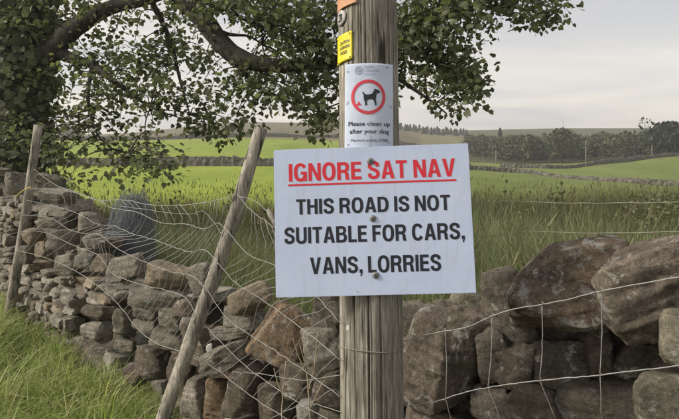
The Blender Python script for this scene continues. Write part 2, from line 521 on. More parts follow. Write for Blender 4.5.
# ------------------------------------------------------------------ far field walls
def far_wall(label, pts, h, thick, seed):
    """pts: (photo x, depth) turned to plan points; the wall follows the ground."""
    rng = np.random.default_rng(seed)
    pl = np.array([((x - 339.5) / FPX * D, D) for x, D in pts])
    q = catmull([np.array([a, b, 0]) for a, b in pl], 12)[:, :2]
    seg = np.linalg.norm(np.diff(q, axis=0), axis=1); L = np.concatenate([[0], np.cumsum(seg)])
    n = int(L[-1] / 0.28)
    t = np.linspace(0, L[-1], n)
    xy = np.stack([np.interp(t, L, q[:, 0]), np.interp(t, L, q[:, 1])], 1)
    tan = np.gradient(xy, axis=0); tan /= np.linalg.norm(tan, axis=1)[:, None]
    nor = np.stack([-tan[:, 1], tan[:, 0]], 1)
    z = ground_z(xy[:, 0], xy[:, 1])
    hh = h * (1 + 0.06 * rng.normal(size=n)) * (0.85 + 0.2 * np.sin(t * 0.21 + seed) * np.sin(t * 0.083))
    V = []
    for i in range(n):
        for k, (o, zz_) in enumerate(((-.5, -.5), (-.42, .5), (-.25, 1), (.25, 1), (.42, .5), (.5, -.5))):
            jit = rng.normal() * 0.05
            V.append((xy[i, 0] + nor[i, 0] * (o * thick + jit), xy[i, 1] + nor[i, 1] * (o * thick + jit), z[i] + (hh[i] * zz_ if zz_ > 0 else zz_)))
    F = []
    for i in range(n - 1):
        for k in range(5):
            F.append((i * 6 + k, (i + 1) * 6 + k, (i + 1) * 6 + k + 1, i * 6 + k + 1))
    o = link("field_wall", mesh_from("field_wall", V, F, False), M_FARWALL)
    tag(o, label, "wall", "dry stone walls between the far fields")
far_wall("long dark field wall crossing the green fields on the left under the tree", [(-260, 62), (0, 61), (150, 60), (280, 60), (380, 66), (470, 74)], 0.95, 0.6, 1)
far_wall("lower dark field wall on the right running down behind the tall weeds", [(472, 75), (520, 75), (567, 70), (610, 66), (657, 62), (800, 54)], 0.65, 0.6, 2)
far_wall("upper dark field wall on the right climbing to the wood edge", [(500, 96), (530, 95), (560, 95), (627, 101), (680, 106), (860, 118)], 0.75, 0.6, 3)
far_wall("thin moorland wall along the foot of the brown hill", [(-200, 158), (60, 156), (170, 158), (250, 168), (340, 176), (440, 180)], 1.2, 0.6, 4)

# ------------------------------------------------------------------ far trees, wood, poles, barn
QUAD_V = np.array([(-.5, -.3, 0), (.5, -.25, 0), (.35, .4, .12), (-.4, .35, -.1)]); QUAD_F = np.array([(0, 1, 2), (0, 2, 3)])
def crown_points(rng, n, h, r, conifer):
    u = rng.random(n)
    if conifer:
        z = h * (0.08 + 0.92 * u ** 1.2); rad = r * (1 - z / h) ** 0.9 * (0.55 + 0.45 * rng.random(n)) * (0.75 + 0.25 * np.sin(z / h * 34))
    else:
        z = h * (0.15 + 0.85 * u); rad = r * np.sqrt(np.clip(1 - ((z / h - 0.55) / 0.47) ** 2, 0.02, 1)) * rng.random(n) ** 0.4
    th = rng.random(n) * 2 * math.pi
    lob = 1 + 0.25 * np.sin(3 * th + rng.random() * 6)
    return np.stack([rad * lob * np.cos(th), rad * lob * np.sin(th), z], 1)

def tree_mesh(name, rng, n, h, r, conifer, leaf):
    p = crown_points(rng, n, h, r, conifer)
    V, F = scatter(QUAD_V, QUAD_F, p, rand_rot(rng, n), leaf * (0.6 + 0.8 * rng.random(n)))
    return mesh_from(name, V, F, False)

def trunk_mesh(h, r):
    V, F = tube_vf([(0, 0, -0.6), (0.02 * h, 0, h * .4), (0, 0.01 * h, h * .9)], [r, r * .7, r * .2], 5)
    return mesh_from("trunk", V, F)

def far_tree(name, label, px, D, h, r, conifer, mat, seed, group=None, n=420, leaf=None, meshes=None):
    X = (px - 339.5) / FPX * D
    root = empty(name, (X, D, float(ground_z(X, D)) - 0.05))
    if meshes is None:
        rng = np.random.default_rng(seed)
        meshes = (tree_mesh("crown", rng, n, h, r, conifer, leaf or h * 0.10), trunk_mesh(h, h * 0.025))
    link("crown", meshes[0], mat, root); link("trunk", meshes[1], M_BARK, root)
    tag(root, label, "tree", group)
    return meshes

# wood on the right: one mass of crowns
rng = np.random.default_rng(21)
bv, bf = [], []
nb = 0
for k in range(600):
    px = rng.uniform(466, 900); D = 124 + 120 * rng.random() ** 1.3
    if px < 500 and D < 150: D += 40
    X = (px - 339.5) / FPX * D
    h = rng.uniform(4.0, 6.2) * (1.0 if D < 190 else 0.55); r = h * rng.uniform(0.26, 0.42)
    con = rng.random() < 0.10
    p = crown_points(rng, 150, h, r, con) + np.array([X, D, float(ground_z(X, D))])
    V, F = scatter(QUAD_V, QUAD_F, p, rand_rot(rng, 150), 0.55 * (0.6 + 0.8 * rng.random(150)))
    bv.append(V); bf.append(F + nb); nb += len(V)
wood = link("woodland", mesh_from("woodland", np.concatenate(bv), np.concatenate(bf), False), M_WOODLAND)
tag(wood, "dull green mixed wood filling the slope beyond the right fields", "woodland", kind="stuff")
far_tree("broadleaf_tree", "round bushy tree at the near edge of the right wood", 562, 122, 7.0, 3.2, False, M_WOODLAND, 31, n=700, leaf=.6)
far_tree("broadleaf_tree", "darker rounded tree at the wood edge just right of the white sign", 512, 150, 6.4, 3.2, False, M_WOODLAND, 32, n=600, leaf=.6)
far_tree("fir_tree", "pointed fir standing above the wood skyline", 500, 205, 7.6, 2.4, True, M_FIR, 33, n=600, leaf=.7)
far_tree("broadleaf_tree", "large dark tree at the right edge of the photo by the wood", 668, 108, 6.2, 3.4, False, M_FIR, 34, n=800, leaf=.6)
far_tree("broadleaf_tree", "thin open tree leaning over the wood skyline near the right edge", 645, 130, 8.6, 2.0, False, M_FIR, 35, n=90, leaf=.6)
fm = None
rng = np.random.default_rng(41)
for k in range(24):
    px = 399 + k * 2.9 + rng.uniform(-1, 1)
    D = 330 + rng.uniform(-15, 15)
    m3 = far_tree("small_fir", "small dark fir in the row on the moor skyline behind the sign", px, D, 3.6, 1.4, True, M_FIR, 50 + k % 4, "small firs on the moor skyline", n=160, leaf=.8, meshes=(fm[k % 3] if fm and len(fm) >= 3 else None))
    if fm is None: fm = []
    if len(fm) < 3: fm.append(m3)

def far_pole(name, label, px, D, h, r, arm=True):
    X = (px - 339.5) / FPX * D
    root = empty(name, (X, D, float(ground_z(X, D)) - 0.4))
    tube("shaft", [(0, 0, 0), (0, 0, h * .5), (0, 0, h + .4)], [r * .75, r * .65, r * .6], M_BARN, root, 8)
    if arm:
        V, F = box_vf((0, -r * 1.2, h - .1), (1.0, .1, .12)); link("crossarm", mesh_from("crossarm", V, F, False), M_BARN, root)
    tag(root, label, "utility pole")
far_pole("utility_pole", "pale utility pole in the right field in front of the wood", 586, 96, 4.2, .13)
far_pole("utility_pole", "pale utility pole by the wood edge near the right border", 652, 108, 3.8, .13)
far_pole("utility_pole", "short distant utility pole just right of the white sign", 496, 118, 2.6, .13)
far_pole("radio_mast", "thin mast on the far skyline above the wood", 563, 400, 6.5, .16, False)

X, D = (70 - 339.5) / FPX * 230, 230
root = empty("stone_barn", (X, D, float(ground_z(X, D)) - .2))
V, F = box_vf((0, 0, 1.3), (7, 5, 2.6)); link("wall", mesh_from("wall", V, F, False), M_BARN, root)
V = np.array([(-3.7, -2.8, 2.55), (3.7, -2.8, 2.55), (3.7, 2.8, 2.55), (-3.7, 2.8, 2.55), (-3.7, 0, 4.3), (3.7, 0, 4.3)])
F = np.array([(0, 1, 5), (0, 5, 4), (2, 3, 4), (2, 4, 5), (0, 4, 3), (1, 2, 5), (0, 3, 2), (0, 2, 1)])
link("roof", mesh_from("roof", V, F, False), M_SLATE, root)
V, F = box_vf((0.5, -2.52, 1.0), (1.4, .08, 2.0)); link("door", mesh_from("door", V, F, False), M_SLATE, root)
tag(root, "small distant stone barn on the far skyline beneath the tree", "barn")

# ------------------------------------------------------------------ dry stone wall by the lane
ICO = {}
def ico(sub):
    if sub not in ICO:
        bm = bmesh.new(); bmesh.ops.create_icosphere(bm, subdivisions=sub, radius=1.0)
        V = np.array([v.co[:] for v in bm.verts]); F = np.array([[v.index for v in f.verts] for f in bm.faces])
        bm.free(); ICO[sub] = (V / np.linalg.norm(V, axis=1)[:, None], F)
    return ICO[sub]

CUBE = {}
def cubegrid(n):
    """Directions of a subdivided cube: corners and edges stay crisp."""
    if n not in CUBE:
        bm = bmesh.new(); bmesh.ops.create_cube(bm, size=2.0)
        bmesh.ops.subdivide_edges(bm, edges=bm.edges[:], cuts=n - 1, use_grid_fill=True)
        bmesh.ops.triangulate(bm, faces=bm.faces[:])
        bm.verts.index_update()
        V = np.array([v.co[:] for v in bm.verts]); F = np.array([[v.index for v in f.verts] for f in bm.faces])
        bm.free(); CUBE[n] = (V / np.linalg.norm(V, axis=1)[:, None], F)
    return CUBE[n]

def rock_vf(seed, dims, sub=3, cuts=6, k=11.0, rough=0.06, block=False):
    rng = np.random.default_rng(seed)
    N, F = cubegrid(7) if block else ico(sub)
    pl = []
    for ax in range(3):
        for s in (-1, 1):
            n = np.zeros(3); n[ax] = s; n += rng.normal(size=3) * (0.10 if block else 0.13); n /= np.linalg.norm(n)
            pl.append(n / rng.uniform(0.88, 1.02))
    for _ in range(cuts):
        n = rng.normal(size=3); n /= np.linalg.norm(n)
        pl.append(n / (np.abs(n).sum() * (rng.uniform(0.62, 0.86) if block else rng.uniform(0.54, 0.80))))
    A = np.clip(N @ np.array(pl).T, 0, None)
    r = 1.0 / (A ** k).sum(1) ** (1 / k)
    V = N * r[:, None]
    V = V * (np.asarray(dims) / (V.max(0) - V.min(0))); V -= (V.max(0) + V.min(0)) / 2
    m = float(np.mean(dims)); f1 = 2.2 / m; f2 = 6.5 / m
    off = Vector((seed * 1.37 % 97, seed * 2.11 % 83, seed * 0.73 % 71))
    out = np.empty_like(V)
    for i, p in enumerate(V):
        v = Vector(p)
        d = noise.noise(v * f1 + off) * 0.7 + (0.5 - abs(noise.noise(v * f2 * .8 + off)) * 2) * 0.28 + noise.noise(v * f2 * 2.3 + off) * 0.22 + noise.noise(v * f2 * 5.5 + off) * 0.10
        # bedding: thin ledges across the stone
        d += 0.35 * noise.noise(Vector((p[0] * f1 * .6 + off.x, p[1] * f1 * .6, p[2] * f2 * 2.2 + off.z)))
        out[i] = p + N[i] * d * rough * m
    return out, F

def rock_mesh(seed, dims, sub=3, cuts=6, k=11.0, rough=0.06, block=False):
    V, F = rock_vf(seed, dims, sub, cuts, k, rough, block)
    me = mesh_from("stone", V, F, True)
    try: me.set_sharp_from_angle(angle=math.radians(32))
    except Exception: pass
    return me

def rotm(rx, ry, rz):
    return (Matrix.Rotation(rz, 4, 'Z') @ Matrix.Rotation(ry, 4, 'Y') @ Matrix.Rotation(rx, 4, 'X'))

# wall front depth along each photo column
_tt = np.linspace(0, 1, 400)
_pl = np.concatenate([WP[i] + (WP[i + 1] - WP[i]) * _tt[:, None] for i in range(len(WP) - 2)])
_pl = _pl[_pl[:, 1] > 0.7]
_px = 339.5 + FPX * _pl[:, 0] / _pl[:, 1]
_o = np.argsort(_px)
def wall_D(px): return float(np.interp(px, _px[_o], _pl[_o, 1]))

wall = empty("dry_stone_wall", (0.0, 2.6, 0.0))
tag(wall, "tumbledown dry stone wall of brown gritstone running behind the fence and pole", "wall")
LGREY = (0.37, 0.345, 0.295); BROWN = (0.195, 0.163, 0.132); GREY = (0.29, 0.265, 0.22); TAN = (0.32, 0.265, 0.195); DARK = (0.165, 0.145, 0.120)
ORANGE = (0.29, 0.215, 0.145); PALE = (0.44, 0.42, 0.38); OLIVE = (0.215, 0.20, 0.155)
HERO = [
    # photo cx, cy, w, h, roll, colour, push back (m), detail
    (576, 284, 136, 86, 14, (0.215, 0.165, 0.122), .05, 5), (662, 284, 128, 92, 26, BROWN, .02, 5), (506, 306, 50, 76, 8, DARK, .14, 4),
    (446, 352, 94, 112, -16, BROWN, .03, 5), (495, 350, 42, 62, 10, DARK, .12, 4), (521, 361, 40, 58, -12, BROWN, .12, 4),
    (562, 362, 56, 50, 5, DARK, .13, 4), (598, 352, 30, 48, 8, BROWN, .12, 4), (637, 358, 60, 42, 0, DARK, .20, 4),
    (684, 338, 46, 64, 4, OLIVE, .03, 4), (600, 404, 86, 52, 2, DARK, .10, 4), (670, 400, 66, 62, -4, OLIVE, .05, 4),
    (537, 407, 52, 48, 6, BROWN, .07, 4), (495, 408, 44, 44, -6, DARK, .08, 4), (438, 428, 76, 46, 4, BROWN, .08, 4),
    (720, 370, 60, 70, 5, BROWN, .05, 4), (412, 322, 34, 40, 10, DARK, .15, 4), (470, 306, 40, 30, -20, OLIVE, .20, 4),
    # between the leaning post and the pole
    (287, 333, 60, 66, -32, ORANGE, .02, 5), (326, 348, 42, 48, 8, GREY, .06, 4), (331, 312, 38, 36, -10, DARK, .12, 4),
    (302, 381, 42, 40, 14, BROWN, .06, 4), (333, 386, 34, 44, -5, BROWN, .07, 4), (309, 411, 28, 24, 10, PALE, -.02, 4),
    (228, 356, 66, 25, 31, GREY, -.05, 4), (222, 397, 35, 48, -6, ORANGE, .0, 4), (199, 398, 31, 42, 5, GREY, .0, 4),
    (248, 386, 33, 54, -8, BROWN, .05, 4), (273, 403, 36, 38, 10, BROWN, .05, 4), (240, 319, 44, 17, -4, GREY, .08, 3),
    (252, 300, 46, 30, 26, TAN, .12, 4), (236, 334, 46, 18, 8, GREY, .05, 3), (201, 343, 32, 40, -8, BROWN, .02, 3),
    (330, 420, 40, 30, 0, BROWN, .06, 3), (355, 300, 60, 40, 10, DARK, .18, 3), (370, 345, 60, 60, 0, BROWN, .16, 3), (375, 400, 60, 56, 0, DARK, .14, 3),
    # broken middle of the wall
    (165, 296, 76, 23, -4, GREY, .0, 4), (128, 268, 40, 26, 10, GREY, .02, 4), (168, 275, 44, 22, -14, TAN, .04, 4), (205, 277, 28, 30, 18, GREY, .06, 4),
    (174, 318, 28, 24, 4, OLIVE, .0, 3), (148, 311, 27, 13, -4, GREY, .0, 3), (148, 325, 25, 16, 4, GREY, .0, 3), (171, 339, 40, 18, -4, GREY, .0, 3),
    (157, 362, 35, 33, 5, BROWN, -.03, 4), (163, 386, 20, 17, 0, GREY, .0, 3), (184, 364, 26, 31, -6, BROWN, .02, 3), (98, 330, 35, 21, 1, GREY, -.02, 3),
    (99, 312, 32, 14, -3, BROWN, .0, 3), (125, 322, 20, 28, 4, OLIVE, .0, 3), (126, 346, 22, 16, 0, GREY, .0, 3), (136, 374, 22, 22, 0, BROWN, .0, 3),
    (187, 308, 26, 20, 8, BROWN, .05, 3), (193, 325, 24, 18, 0, GREY, .05, 3),
    # standing part of the wall on the left
    (16, 184, 21, 24, 10, GREY, .0, 3), (55, 196, 42, 13, -4, GREY, .0, 3), (50, 181, 30, 13, -14, OLIVE, .05, 3), (34, 236, 20, 17, 8, TAN, .0, 3),
    (63, 238, 38, 21, -2, GREY, -.03, 4), (68, 264, 23, 21, 6, GREY, -.02, 3), (88, 222, 19, 21, 15, GREY, .0, 3), (52, 223, 31, 11, 2, GREY, .0, 3),
    (86, 261, 19, 14, -8, GREY, .0, 3), (28, 254, 11, 22, -12, GREY, .0, 3), (44, 251, 20, 19, 6, TAN, .0, 3), (104, 262, 22, 17, -10, TAN, .0, 3),
]
stone_n = 0
def add_stone(pos, dims, R, colour, seed, sub, cuts=6, k=11.0, rough=0.06, block=False):
    global stone_n
    o = link("stone", rock_mesh(seed, dims, sub, cuts, k, rough, block), M_STONE)
    o.matrix_world = Matrix.Translation(Vector(pos)) @ R
    o.parent = wall
    o.matrix_parent_inverse = Matrix.Translation(wall.location).inverted()
    j = np.random.default_rng(seed + 5).uniform(0.82, 1.2)
    o.color = (colour[0] * j, colour[1] * j, colour[2] * j, 1.0 if seed >= 2000 and j < .95 else (.55 if seed >= 2000 else (.30 if seed in (100, 123) else (.6 if seed in (101, 103, 118) else .85))))
    stone_n += 1
    return o
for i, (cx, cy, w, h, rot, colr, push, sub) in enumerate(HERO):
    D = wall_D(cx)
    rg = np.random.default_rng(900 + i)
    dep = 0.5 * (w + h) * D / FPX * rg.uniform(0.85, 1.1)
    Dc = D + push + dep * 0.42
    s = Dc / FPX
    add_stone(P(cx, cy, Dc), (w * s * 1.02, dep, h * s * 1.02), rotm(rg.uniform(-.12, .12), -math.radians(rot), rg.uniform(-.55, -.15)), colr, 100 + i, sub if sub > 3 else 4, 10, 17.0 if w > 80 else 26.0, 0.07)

# coursed stones: walk along the face, row by row
seg = np.linalg.norm(np.diff(WP, axis=0), axis=1); WL = np.concatenate([[0], np.cumsum(seg)])
def wall_at(t):
    p = np.array([np.interp(t, WL, WP[:, 0]), np.interp(t, WL, WP[:, 1])])
    q = np.array([np.interp(t + .05, WL, WP[:, 0]), np.interp(t + .05, WL, WP[:, 1])])
    d = q - p; d /= np.linalg.norm(d)
    return p, d
TOPX = [-80, 0, 20, 48, 66, 84, 100, 112, 124, 150, 200, 235, 262, 300, 345, 400, 450, 500, 540, 620, 720]
TOPY = [165, 167, 168, 172, 184, 200, 214, 246, 258, 266, 276, 292, 304, 306, 304, 312, 306, 290, 262, 262, 250]
rg = np.random.default_rng(77)
def px_of(p): return 339.5 + FPX * p[0] / p[1], HY - FPX * (p[2] - ZC) / p[1]
COURSE = []
h = -0.06
while h < 1.5:
    rh = rg.uniform(0.05, 0.108)
    t = WL[1] + rg.uniform(0, .2)
    while t < WL[-2]:
        w = rg.uniform(0.09, 0.27)
        p, d = wall_at(t + w / 2)
        hh = rh * rg.uniform(0.85, 1.12)
        dep = rg.uniform(.18, .28)
        nb_ = np.array([d[1], -d[0]]); nb_ = -nb_ if nb_[1] < 0 else nb_   # pointing behind the wall
        c = np.array([*(p + nb_ * (dep * .45 + 0.10 * (h + rh / 2) + rg.normal() * .02)), h + rh / 2 + rg.normal() * .008])
        qx, qy = px_of(c)
        ph = hh * FPX / c[1]; pw = w * FPX / c[1]
        ok = qx > -70 and qx < 900 and qy - ph * .55 > np.interp(qx, TOPX, TOPY)
        if ok and qy > 640: ok = False
        if ok:
            for (cx, cy, hw, hh_, *_r) in HERO:
                if abs(qx - cx) < (hw * .44 + pw * .26) and abs(qy - cy) < (hh_ * .44 + ph * .30): ok = False; break
        if ok and qx > 330 and qy < 425: ok = False
        if ok:
            yaw = math.atan2(d[1], d[0])
            colr = [GREY, GREY, GREY, TAN, LGREY, BROWN, LGREY][rg.integers(7)]
            COURSE.append((pw * ph, c, (w * 1.05, dep, hh * 1.08), rotm(rg.normal() * .05, rg.normal() * .06, yaw + rg.normal() * .08), colr, 2000 + len(COURSE)))
        t += w * rg.uniform(.96, 1.04)
    h += rh * 0.99
COURSE.sort(key=lambda a: -a[0])
n_part = 298 - len(HERO)
for _a, c, dims, R, colr, sd in COURSE[:n_part]:
    add_stone(c, dims, R, colr, sd, 3, 5, 30.0, 0.05, True)
if len(COURSE) > n_part:
    b = Bag()
    for _a, c, dims, R, colr, sd in COURSE[n_part:]:
        V, F = rock_vf(sd, dims, 2, 5, 30.0, .05)
        b.add(V @ np.array(R.to_3x3()).T + c, F)
    o = link("packing_stones", b.mesh("packing_stones"), M_STONE); o.color = (*GREY, 1); o["kind"] = "stuff"; keep(o, wall)
print("stones", stone_n, "joined", max(0, len(COURSE) - n_part))

# rubble heart of the wall behind the face stones
cv, cf = [], []
n = 120
for i, t in enumerate(np.linspace(WL[0], WL[-1], n)):
    p, d = wall_at(min(t, WL[-1] - .06))
    nb_ = np.array([d[1], -d[0]]); nb_ = -nb_ if nb_[1] < 0 else nb_
    q = p + nb_ * .25
    qx = 339.5 + FPX * q[0] / max(q[1], .7)
    top = ZC - (np.interp(qx, TOPX, TOPY) + 16 + 5 * math.sin(i * 1.9) - HY) / FPX * max(q[1], .9) - 0.03
    top = max(.3, min(top, 1.35))
    for o_, z_ in ((.17, -.3), (.20 , top * .5), (.26, top), (.48, top - .04), (.60, top * .5), (.64, -.3)):
        q = p + nb_ * o_
        cv.append((q[0] + rg.normal() * .012, q[1] + rg.normal() * .012, z_ + rg.normal() * .02))
for i in range(n - 1):
    for k in range(5):
        cf.append((i * 6 + k, (i + 1) * 6 + k, (i + 1) * 6 + k + 1, i * 6 + k + 1))
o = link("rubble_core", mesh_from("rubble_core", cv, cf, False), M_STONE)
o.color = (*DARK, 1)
keep(o, wall)

# ------------------------------------------------------------------ telegraph pole
PR = 0.098
AX = Vector((-0.0056, 0.105, 1.0)).normalized()
ex = Vector((1, 0, 0)); ex = (ex - AX * ex.dot(AX)).normalized(); ey = AX.cross(ex)
PB = Vector((0.098, 1.932, 1.37)); PB = PB - AX * (1.37 / AX.z)
PM = Matrix(((ex.x, ey.x, AX.x, PB.x), (ex.y, ey.y, AX.y, PB.y), (ex.z, ey.z, AX.z, PB.z), (0, 0, 0, 1)))
def build_pole():
    root = empty("telegraph_pole", (0, 0, 0)); root.matrix_world = PM
    NS, hs = 300, np.concatenate([np.linspace(-.4, .3, 8), np.linspace(.35, 2.7, 150), np.linspace(2.8, 6.4, 24)])
    TH = 2 * math.pi * np.arange(NS) / NS
    rc = np.random.default_rng(4)
    splits = [(rc.uniform(0, 2 * math.pi), rc.uniform(.4, 2.4), rc.uniform(.25, 1.3), rc.uniform(.003, .010), rc.uniform(.010, .024)) for _ in range(24)]
    splits += [(math.radians(-90 - 8), 1.0, 1.6, .020, .030), (math.radians(-90 + 14), .8, .9, .016, .022), (math.radians(-90 - 32), 1.9, 1.2, .014, .022), (math.radians(-90 + 40), 1.2, 1.8, .018, .028)]
    V = np.empty((len(hs), NS, 3))
    for ih, hgt in enumerate(hs):
        r0 = PR * (1 - 0.012 * (hgt - 1.3))
        d = np.array([0.0022 * noise.noise(Vector((math.cos(t) * 9, math.sin(t) * 9, hgt * .6))) + 0.0022 * noise.noise(Vector((math.cos(t) * 34, math.sin(t) * 34, hgt * 1.4 + 9))) + 0.003 * noise.noise(Vector((math.cos(t) * 2, math.sin(t) * 2, hgt * 2))) for t in TH])
        for a, c, l, dp, wd in splits:
            if abs(hgt - c) < l:
                a2 = a + 0.06 * noise.noise(Vector((hgt * 1.6, a * 3, 0)))
                da = (TH - a2 + math.pi) % (2 * math.pi) - math.pi
                d -= dp * np.clip(1 - np.abs(da) / wd, 0, 1) * (1 - (abs(hgt - c) / l) ** 2)
        V[ih, :, 0] = (r0 + d) * np.cos(TH); V[ih, :, 1] = (r0 + d) * np.sin(TH); V[ih, :, 2] = hgt
    V = V.reshape(-1, 3)
    F = []
    for i in range(len(hs) - 1):
        for k in range(NS):
            k2 = (k + 1) % NS
            F.append((i * NS + k, i * NS + k2, (i + 1) * NS + k2, (i + 1) * NS + k))
    me = mesh_from("shaft", V, F)
    bm = bmesh.new(); bm.from_mesh(me); bm.verts.ensure_lookup_table()
    bm.faces.new([bm.verts[(len(hs) - 1) * NS + k] for k in range(NS)]); bm.to_mesh(me); bm.free()
    link("shaft", me, M_POLE, root)
    # wire tied round the pole, and a pale chip of wood
    hq = pole_h(352)
    pts = [((PR + .0035) * math.cos(a), (PR + .0035) * math.sin(a), hq + .004 * math.sin(a * 2)) for a in np.linspace(0, 2 * math.pi, 40)]
    tube("tie_wire", pts, .0016, M_RUST, root, 5)
    hc = pole_h(330)
    a = math.radians(-90 - 47)
    ch = link("wood_chip", rock_mesh(5, (.014, .006, .02), 2), M_WHITE, root)
    ch.location = ((PR + .002) * math.cos(a), (PR + .002) * math.sin(a), hc); ch.rotation_euler = (0, 0, a + math.pi / 2)
    # pole steps and cap high above the picture
    tag(root, "weathered grey wooden telegraph pole carrying the signs, leaning slightly back", "telegraph pole")
    return root
def pole_pt(x, y, z): return PM @ Vector((x, y, z))
def pole_h(py):
    lo, hi = 0.0, 4.0
    for _ in range(40):
        m = (lo + hi) / 2
        p = pole_pt(0, -PR, m)
        if HY - FPX * (p.z - ZC) / p.y > py: lo = m
        else: hi = m
    return lo
POLE = build_pole()

# ------------------------------------------------------------------ lettering
def text_vf(s, bold=0.0, res=5):
    cu = bpy.data.curves.new("txt", 'FONT'); cu.body = s; cu.size = 1.0; cu.offset = bold
    cu.dimensions = '2D'; cu.fill_mode = 'FRONT'; cu.resolution_u = res
    o = bpy.data.objects.new("txt", cu); COL.objects.link(o)
    dg = bpy.context.evaluated_depsgraph_get()
    me = bpy.data.meshes.new_from_object(o.evaluated_get(dg))
    bpy.data.objects.remove(o); bpy.data.curves.remove(cu)
    me.calc_loop_triangles()
    V = np.array([v.co[:] for v in me.vertices]); F = np.array([t.vertices[:] for t in me.loop_triangles])
    bpy.data.meshes.remove(me)
    return V, F

def text_box(s, x0, x1, y0, y1, bold, ref=None):
    """Text scaled so its ink spans x0..x1 and capitals span y0 (base) .. y1 (cap)."""
    V, F = text_vf(s, bold)
    capV, _ = text_vf(ref or "H", bold)
    b, t = capV[:, 1].min(), capV[:, 1].max()
    V = V.copy()
    V[:, 0] = x0 + (V[:, 0] - V[:, 0].min()) / (V[:, 0].max() - V[:, 0].min()) * (x1 - x0)
    V[:, 1] = y0 + (V[:, 1] - b) / (t - b) * (y1 - y0)
    return V[:, :2], F

def _ell(cx, cy, rx, ry, a0, a1, n=18, e=2.35):
    out = []
    for a in np.linspace(math.radians(a0), math.radians(a1), n):
        c, s_ = math.cos(a), math.sin(a)
        out.append((cx + rx * math.copysign(abs(c) ** (2 / e), c), cy + ry * math.copysign(abs(s_) ** (2 / e), s_)))
    return out
def _stroke(pts, wx, wy):
    q = catmull([np.array([a, b, 0.0]) for a, b in pts], 7)[:, :2]
    t = np.gradient(q, axis=0); t /= np.linalg.norm(t, axis=1)[:, None]
    nrm = np.stack([-t[:, 1] * wx / 2, t[:, 0] * wy / 2], 1)
    return [tuple(p) for p in q + nrm] + [tuple(p) for p in (q - nrm)[::-1]]
GLYPH = {
    'I': (20, [[(0, 0), (0, 100), (20, 100), (20, 0)]]),
    'T': (62, [[(0, 100), (62, 100), (62, 83), (41, 83), (41, 0), (21, 0), (21, 83), (0, 83)]]),
    'H': (68, [[(0, 0), (0, 100), (20, 100), (20, 60), (48, 60), (48, 100), (68, 100), (68, 0), (48, 0), (48, 43), (20, 43), (20, 0)]]),
    'L': (54, [[(0, 0), (0, 100), (20, 100), (20, 17), (54, 17), (54, 0)]]),
    'E': (58, [[(0, 0), (0, 100), (57, 100), (57, 83), (20, 83), (20, 60), (54, 60), (54, 43), (20, 43), (20, 17), (58, 17), (58, 0)]]),
    'F': (56, [[(0, 0), (0, 100), (56, 100), (56, 83), (20, 83), (20, 59), (50, 59), (50, 42), (20, 42), (20, 0)]]),
    'N': (70, [[(0, 0), (0, 100), (21, 100), (51, 36), (51, 100), (70, 100), (70, 0), (49, 0), (19, 64), (19, 0)]]),
    'V': (72, [[(0, 100), (21, 100), (36, 26), (51, 100), (72, 100), (47, 0), (25, 0)]]),
    'A': (74, [[(0, 0), (25, 100), (49, 100), (74, 0), (53, 0), (48.5, 21), (25.5, 21), (21, 0)], [(29, 37), (45, 37), (37, 76)]]),
    'O': (75, [_ell(37.5, 50, 37.5, 52, 0, 352, 44), _ell(37.5, 50, 17.5, 35, 0, 350, 36)]),
    'C': (71, [_ell(37, 50, 37, 52, 32, 328, 40) + _ell(37, 50, 17, 35, 330, 30, 32)]),
    'G': (74, [_ell(37.5, 50, 37.5, 52, 34, 312, 38) + [(59, 11), (61, 0), (74, 0), (74, 54), (39, 54), (39, 38), (54.5, 38)] + _ell(37.5, 50, 17.5, 35, 325, 32, 30)]),
    'S': (67, [_stroke([(57, 69), (52.5, 85), (35, 92.5), (16, 86), (11, 71.5), (19, 59), (35, 51.5), (51, 43), (57, 28), (51, 13.5), (33, 7.5), (14, 14), (9, 31)], 20, 18)]),
    'D': (71, [[(0, 0), (0, 100), (33, 100)] + _ell(33, 50, 38, 50, 86, -86, 24) + [(33, 0)], [(20, 17), (20, 83), (31, 83)] + _ell(31, 50, 20, 33, 84, -84, 20) + [(31, 17)]]),
    'R': (70, [[(0, 0), (0, 100), (40, 100)] + _ell(40, 71.5, 28, 28.5, 86, -62, 20) + [(60, 42), (64, 34), (65, 14), (70, 0), (48.5, 0), (45.5, 12), (45, 30), (42, 37), (36, 40), (20, 40), (20, 0)], [(20, 57), (20, 83), (37, 83)] + _ell(37, 70, 11.5, 13, 84, -84, 12) + [(37, 57)]]),
    'B': (70, [[(0, 0), (0, 100), (37, 100)] + _ell(37, 75, 28, 25, 86, -58, 18) + _ell(40, 28.5, 30, 28.5, 58, -86, 18) + [(40, 0)], [(20, 60), (20, 84), (36, 84)] + _ell(36, 72, 10.5, 12, 84, -84, 10) + [(36, 60)], [(20, 16), (20, 45), (37, 45)] + _ell(37, 30.5, 13, 14.5, 84, -84, 12) + [(37, 16)]]),
    'U': (70, [[(0, 100)] + _ell(35, 32, 35, 34, 180, 360, 24) + [(70, 100), (50, 100)] + _ell(35, 33, 15, 18, 360, 180, 18) + [(20, 100)]]),
    ',': (20, [[(0, 0), (0, 21), (20, 21), (20, 1), (12, -19), (4, -19), (9, 0)]]),
}
